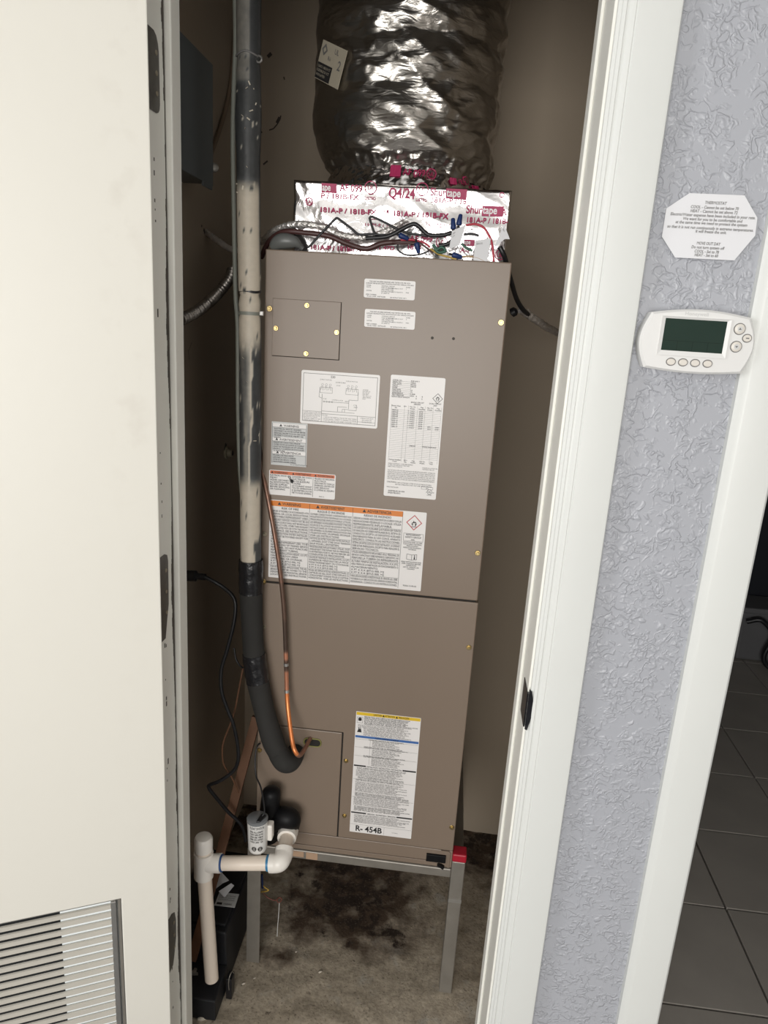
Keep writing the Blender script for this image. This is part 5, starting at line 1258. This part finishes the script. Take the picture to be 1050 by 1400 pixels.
for i, t in enumerate(('SEAL ALL JOINTS', 'MOUNT LEVEL ON THE', 'DRAIN LINE. WIRE IN', 'SERIES WITH CONTROL', 'MAX 24V  5A')): ik.text(t, -.001, .0560-.0062*i, .0056, width=.028, align='c', bold=1)
for cx in (-.0065, .0065):
    ik.ring((cx, .0160), .0052, .0018, 14); ik.rect(cx-.0035, cx+.0035, .0152, .0168)
ik.build('lettering', MAT['ink'], fs, oncup)
wire('lead', [ft_+Vector((.010, .0, .010)), ft_+Vector((.0125, .008, .020)), at(357, 1078, 1.30), at(350, 1060, 1.32), at(349, 1035, 1.335), at(352, 1020, 1.345), at(356, 1016, 1.352)], .0017, MAT['black_plastic'], fs)

# condensate pump and papers in the corner
cpb = empty('condensate_pump', (-.47, 1.33, 0), 'black condensate pump box on the floor in the lower left corner', 'pump')
MB().hexa([(-.548, 1.296, .004), (-.410, 1.296, .004), (-.410, 1.560, .004), (-.548, 1.560, .004)], [(-.546, 1.300, .150), (-.416, 1.300, .150), (-.416, 1.553, .150), (-.546, 1.553, .150)]).build('body', MAT['pump'], cpb, bevel=.004)
MB().box(-.540, -.422, 1.315, 1.535, .1495, .158).build('lid', MAT['pump'], cpb, bevel=.003)
MB().hexa([(-.548, 1.205, .003), (-.409, 1.205, .003), (-.409, 1.297, .003), (-.548, 1.297, .003)], [(-.548, 1.208, .056), (-.411, 1.208, .056), (-.411, 1.297, .062), (-.548, 1.297, .062)]).build('reservoir', MAT['pump'], cpb, bevel=.003)
MB().box(-.4040, -.3900, 1.262, 1.285, .002, .060).build('side_clip', MAT['black_plastic'], cpb, bevel=.002)
wire('wire_bail', [(-.3960, 1.262, .030), (-.3965, 1.259, .052), (-.3950, 1.261, .068), (-.3925, 1.27, .074), (-.391, 1.28, .060)], .0011, MAT['galv'], cpb)
p = at(266, 1328, 1.262); MB().rings(p+Vector((0, .006, 0)), (0, -1, 0), [(0, .004), (.008, .004), (.009, .007), (.012, .006)], 10).build('wing_nut', MAT['galv'], cpb, smooth=40)
MB().box(p.x-.011, p.x+.011, p.y-.008, p.y-.006, p.z-.002, p.z+.006).build('wing', MAT['galv'], cpb, bevel=.001)
def sheet(name, quad, z, label, grp=None, dz=(0, 0, 0, 0)):
    q = [atz(u, v, z+d) for (u, v), d in zip(quad, dz)]; n_ = Vector((0, 0, .0012))
    o_ = MB().hexa(q, [p_+n_ for p_ in q]).build(name, MAT['paper']); tag(o_, label, 'paper', grp); return o_, q
o_, q = sheet('printed_card', ((293, 1238), (321, 1241), (327, 1223), (300, 1220)), .1595, 'grey printed card lying flat on the black pump', None)
o_.data.materials[0] = MAT['sticker_grey']
ik = Ink()
for i, t in enumerate(('DO NOT USE THIS PUMP', 'OUTDOORS OR IN WET', 'LOCATIONS')): ik.text(t, .08, .72-.15*i, .12, width=.80)
ik.text('WARNING', .40, .10, .17, width=.42, bold=1); ik.rect(.08, .34, .08, .24)
ik.build('lettering', MAT['ink'], o_, lambda u, v: tuple((q[0]*(1-u)+q[1]*u)*(1-v)+(q[3]*(1-u)+q[2]*u)*v+Vector((0, 0, .0016))))
sheet('folded_paper', ((294, 1216), (304, 1208), (313, 1204), (302, 1192)), .1745, 'white folded paper scrap on the pump, farther one', 'white paper scraps on the pump', (-.012, 0, 0, .012))
sheet('folded_paper', ((299, 1219), (307, 1227), (320, 1211), (316, 1208)), .1720, 'white folded paper scrap on the pump, nearer one', 'white paper scraps on the pump', (0, -.008, 0, .004))
MB_ = MB().box(-.506, -.440, 1.425, 1.437, .158, .170)
# wires dangling under the unit
cable('blue_wire', 'short blue wire hanging under the cabinet behind the left leg', 1.42, ((358, 1196), (358.5, 1206), (359, 1214)), .0026, 'blue_nut', 'wire')
cable('yellow_wire', 'yellow wire kinked under the cabinet behind the left leg', 1.42, ((353, 1220), (361, 1219), (367, 1217), (362, 1213), (359, 1210)), .0016, 'yellow_wire', 'wire')
cable('rust_wire', 'rust-red wire ending in a small coil under the cabinet', 1.42, ((360, 1221), (366, 1227), (376, 1231), (382, 1227), (385, 1230), (381, 1234), (378, 1230)), .0013, 'rust_wire', 'wire')
cable('white_string', 'thin white string hanging from the red wire coil to the floor', 1.42, ((382, 1233), (381, 1250), (379.5, 1268), (379, 1280)), .0010, 'white_wire', 'string')
# crumbs on the floor
random.seed(9)
for (u, v, s_, l) in ((438, 1330, .0030, 'pale elongated crumb on the concrete in front of the stand'), (333, 1346, .0028, 'thin pale shaving on the concrete beside the pump'), (348, 1338, .0018, 'tiny white crumb on the concrete right of the pump'), (405, 1302, .0019, 'tiny white crumb in the dark stain under the unit'), (278, 1395, .0085, 'tan pebble at the foot of the black pump'), (618, 1263, .0050, 'pale fleck on the concrete right of the right stand leg')):
    p = atz(u, v, .003); b = MB(); b.rings(p+Vector((-s_*1.6, 0, 0)), (1, .5, .1), [(0, s_*.3), (s_*.8, s_*.75), (s_*2, s_*.8), (s_*3, s_*.3)], 8)
    tag(b.build('floor_crumb', MAT['pebble'], None, smooth=60), l, 'crumb', 'crumbs on the concrete')

# ================================================================== thermostat and notice on the grey wall
TY = YW
th_ = empty('thermostat', (.302, TY, 1.53), 'white wall thermostat with a dark green screen and oval buttons on the grey wall', 'thermostat')
def tpx(u, v): p_ = at(u, v, .984); return p_.x, p_.z
TX0, TX1, TZ0, TZ1 = .2330, .3765, 1.4915, 1.5725; TM = (TX0+TX1)/2
def body_outline(ins=0.0):
    out = []; n = 14
    for i in range(n+1):                      # top edge, left to right, bowed
        t = i/n; out.append((TX0+.0105+ins+(TX1-TX0-.021-2*ins)*t, 1.5655+.0065*math.sin(math.pi*t)-ins))
    for i in range(1, n+1):                   # right side, bowed outwards
        t = i/n; out.append((TX1-.0105-ins+.0105*math.sin(math.pi*t), 1.5655-ins-(1.5655-1.4955-2*ins)*t))
    for i in range(1, n+1):
        t = i/n; out.append((TX1-.0105-ins-(TX1-TX0-.021-2*ins)*t, 1.4955-.0040*math.sin(math.pi*t)+ins))
    for i in range(1, n):
        t = i/n; out.append((TX0+.0105+ins-.0105*math.sin(math.pi*t), 1.4955+ins+(1.5655-1.4955-2*ins)*t))
    return out
ol = body_outline(); il = body_outline(.0025); n = len(ol)
b = MB(); vs = [(x, TY-.0005, z) for x, z in ol]+[(x, TY-.023, z) for x, z in ol]+[(x, TY-.0265, z) for x, z in il]
b.add(vs, [(i, (i+1) % n, (i+1) % n+n, i+n) for i in range(n)]+[(i+n, (i+1) % n+n, (i+1) % n+2*n, i+2*n) for i in range(n)]+[tuple(range(2*n, 3*n))])
b.build('housing', MAT['thermo'], th_, smooth=35)
FY = TY-.0265
S0, S1, SZ0, SZ1 = .2610, .3375, 1.5190, 1.5590   # bezel window, then the screen inside
b = MB(); ou = [(S0-.0045, SZ0-.0060), (S1+.0045, SZ0-.0060), (S1+.0045, SZ1+.0025), (S0-.0045, SZ1+.0025)]; inn = [(S0, SZ0), (S1, SZ0), (S1, SZ1), (S0, SZ1)]
vs = [(x, FY-.0022, z) for x, z in ou]+[(x, FY-.0004, z) for x, z in inn]+[(x, FY+.0006, z) for x, z in ou]+[(x, FY+.0006, z) for x, z in inn]
b.add(vs, [(i, (i+1) % 4, (i+1) % 4+4, i+4) for i in range(4)]+[(i, i+8, (i+1) % 4+8, (i+1) % 4) for i in range(4)])
b.build('bezel', MAT['thermo'], th_)
scn = MB().box(S0, S1, FY-.0003, FY+.0005, SZ0, SZ1).build('screen', MAT['lcd'], th_)
ik = Ink(); zz = SZ0+.0125
ik.line((S0, zz), (S1, zz), .0005)
for t in (.25, .5, .75): ik.line((S0+(S1-S0)*t, SZ0), (S0+(S1-S0)*t, zz), .0006)
ik.build('screen_cells', MAT['lcd_line'], scn, lambda u, v: (u, FY-.0004, v))
ik = Ink(); ik.text('Honeywell', .2985, 1.5640, .0062, width=.0295, align='c', bold=1)
ik.build('wordmark', MAT['emboss'], th_, lambda u, v: (u, FY-.0004, v))
def button(u, v, rx, rz, icon=None):
    x, z = tpx(u, v); n = 24
    g_ = MB().prism_y([(x+(rx+.0011)*math.cos(2*math.pi*k/n), z+(rz+.0011)*math.sin(2*math.pi*k/n)) for k in range(n)], FY-.0003, FY+.0008)
    bt = MB(); vs = []
    for yy, s_ in ((FY, 1), (FY-.0014, 1), (FY-.0021, .86)):
        vs += [(x+rx*s_*math.cos(2*math.pi*k/n), yy, z+rz*s_*math.sin(2*math.pi*k/n)) for k in range(n)]
    bt.add(vs, [(j*n+k, j*n+(k+1) % n, (j+1)*n+(k+1) % n, (j+1)*n+k) for j in range(2) for k in range(n)]+[tuple(range(2*n, 3*n))])
    bo = bt.build('button', MAT['thermo_btn'], th_, smooth=40)
    g_.build('groove', MAT['thermo_groove'], bo)
    if icon:
        ic = Ink()
        if icon == 'up': ic.disc((x, z), rx*.52).build('recess', MAT['emboss'], bo, lambda a, c: (a, FY-.0022, c)); ic = Ink(); ic.poly([(x-.0018, z-.0010), (x+.0018, z-.0010), (x, z+.0016)])
        elif icon == 'down': ic.disc((x, z), rx*.52).build('recess', MAT['emboss'], bo, lambda a, c: (a, FY-.0022, c)); ic = Ink(); ic.poly([(x-.0018, z+.0010), (x, z-.0016), (x+.0018, z+.0010)])
        else: ic.rect(x-.0020, x+.0020, z-.0007, z+.0007)
        ic.build('icon', MAT['ink_grey'], bo, lambda a, c: (a, FY-.0024, c))
for u in (917, 933.5, 950, 967): button(u, 494.5+(u-917)*.055, .0052, .0041)
button(1011, 449.8, .0063, .0063, 'up'); button(1006, 474, .0063, .0063, 'down'); button(1021, 462.5, .0050, .0044, 'dash')

pn = MB(); quad = [at(u, v, 1.0065) for u, v in ((942.5, 264), (1018, 267), (1035.5, 298), (1032.5, 322), (1004, 356), (923, 352), (905, 323.5), (911, 285))]
n = len(quad); pn.add([tuple(p_) for p_ in quad]+[tuple(p_+Vector((0, .0012, 0))) for p_ in quad], [tuple(range(n)), tuple(range(2*n-1, n-1, -1))]+[(i, i+n, (i+1) % n+n, (i+1) % n) for i in range(n)])
no = pn.build('paper_notice', MAT['paper']); tag(no, 'white eight-sided paper notice with typed rules taped above the thermostat', 'notice')
ik = Ink()
def nl(s, u, v, w, size=.0050):
    x0_, z_ = at(u, v, 1.0065).x, at(u, v, 1.0065).z; ik.text(s, x0_, z_, size, width=w, align='c', bold=1, shear=.12)
K = .00101
for s_, u, v, w in (('THERMOSTAT', 978, 279.5, 26), ('COOL - Cannot be set below 70', 976.5, 286, 58), ('HEAT - Cannot be set above 72', 975.5, 291.5, 57), ('Electric/Water expense have been included in your rate.', 974, 297, 103), ('We want for you to be comfortable and', 973.5, 302.5, 72), ('at the same time we need to protect the system', 972, 307.5, 87), ('so that it is not run continuously in extreme temperatures.', 970.5, 314, 105), ('It will freeze the unit.', 971.5, 319, 38), ('MOVE OUT DAY', 968, 335, 29), ('Do not turn system off', 967, 340.5, 40), ('COOL - Set to 78', 965.5, 346, 30), ('HEAT - Set to 60', 965, 351, 29)):
    nl(s_, u, v, w*K)
ik.build('lettering', MAT['ink_grey'], no, lambda u, v: (u, 1.0060, v))

# ================================================================== things in the dark room
dcab = empty('dark_cabinet', (1.75, 3.70, 0), 'almost black cabinet against the far wall of the dark room', 'cabinet')
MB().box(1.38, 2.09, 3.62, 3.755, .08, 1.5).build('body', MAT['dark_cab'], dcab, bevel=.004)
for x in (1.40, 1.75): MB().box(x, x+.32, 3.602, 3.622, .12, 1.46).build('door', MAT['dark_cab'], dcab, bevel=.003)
for x in (1.70, 1.765): MB().box(x, x+.01, 3.585, 3.602, .7, .84).build('handle', MAT['galv'], dcab, bevel=.002)
bn = empty('storage_bin', (1.60, 3.48, 0), 'dim grey plastic bin on the tiles of the dark room', 'bin')
b = MB(); b.hexa([(1.50, 3.42, .0), (1.69, 3.42, .0), (1.69, 3.57, .0), (1.50, 3.57, .0)], [(1.48, 3.40, .26), (1.71, 3.40, .26), (1.71, 3.585, .26), (1.48, 3.585, .26)])
b.build('tub', MAT['bin'], bn, bevel=.012); MB().box(1.47, 1.72, 3.392, 3.59, .255, .285).build('lid', MAT['bin'], bn, bevel=.008)
tag(wire('extension_cable', [(1.50, 3.38, .22), (1.56, 3.36, .24), (1.62, 3.35, .17), (1.60, 3.35, .06), (1.64, 3.34, .006), (1.75, 3.3, .006)], .012, MAT['black_plastic']), 'black cord looped in front of the grey bin in the dark room', 'cord')
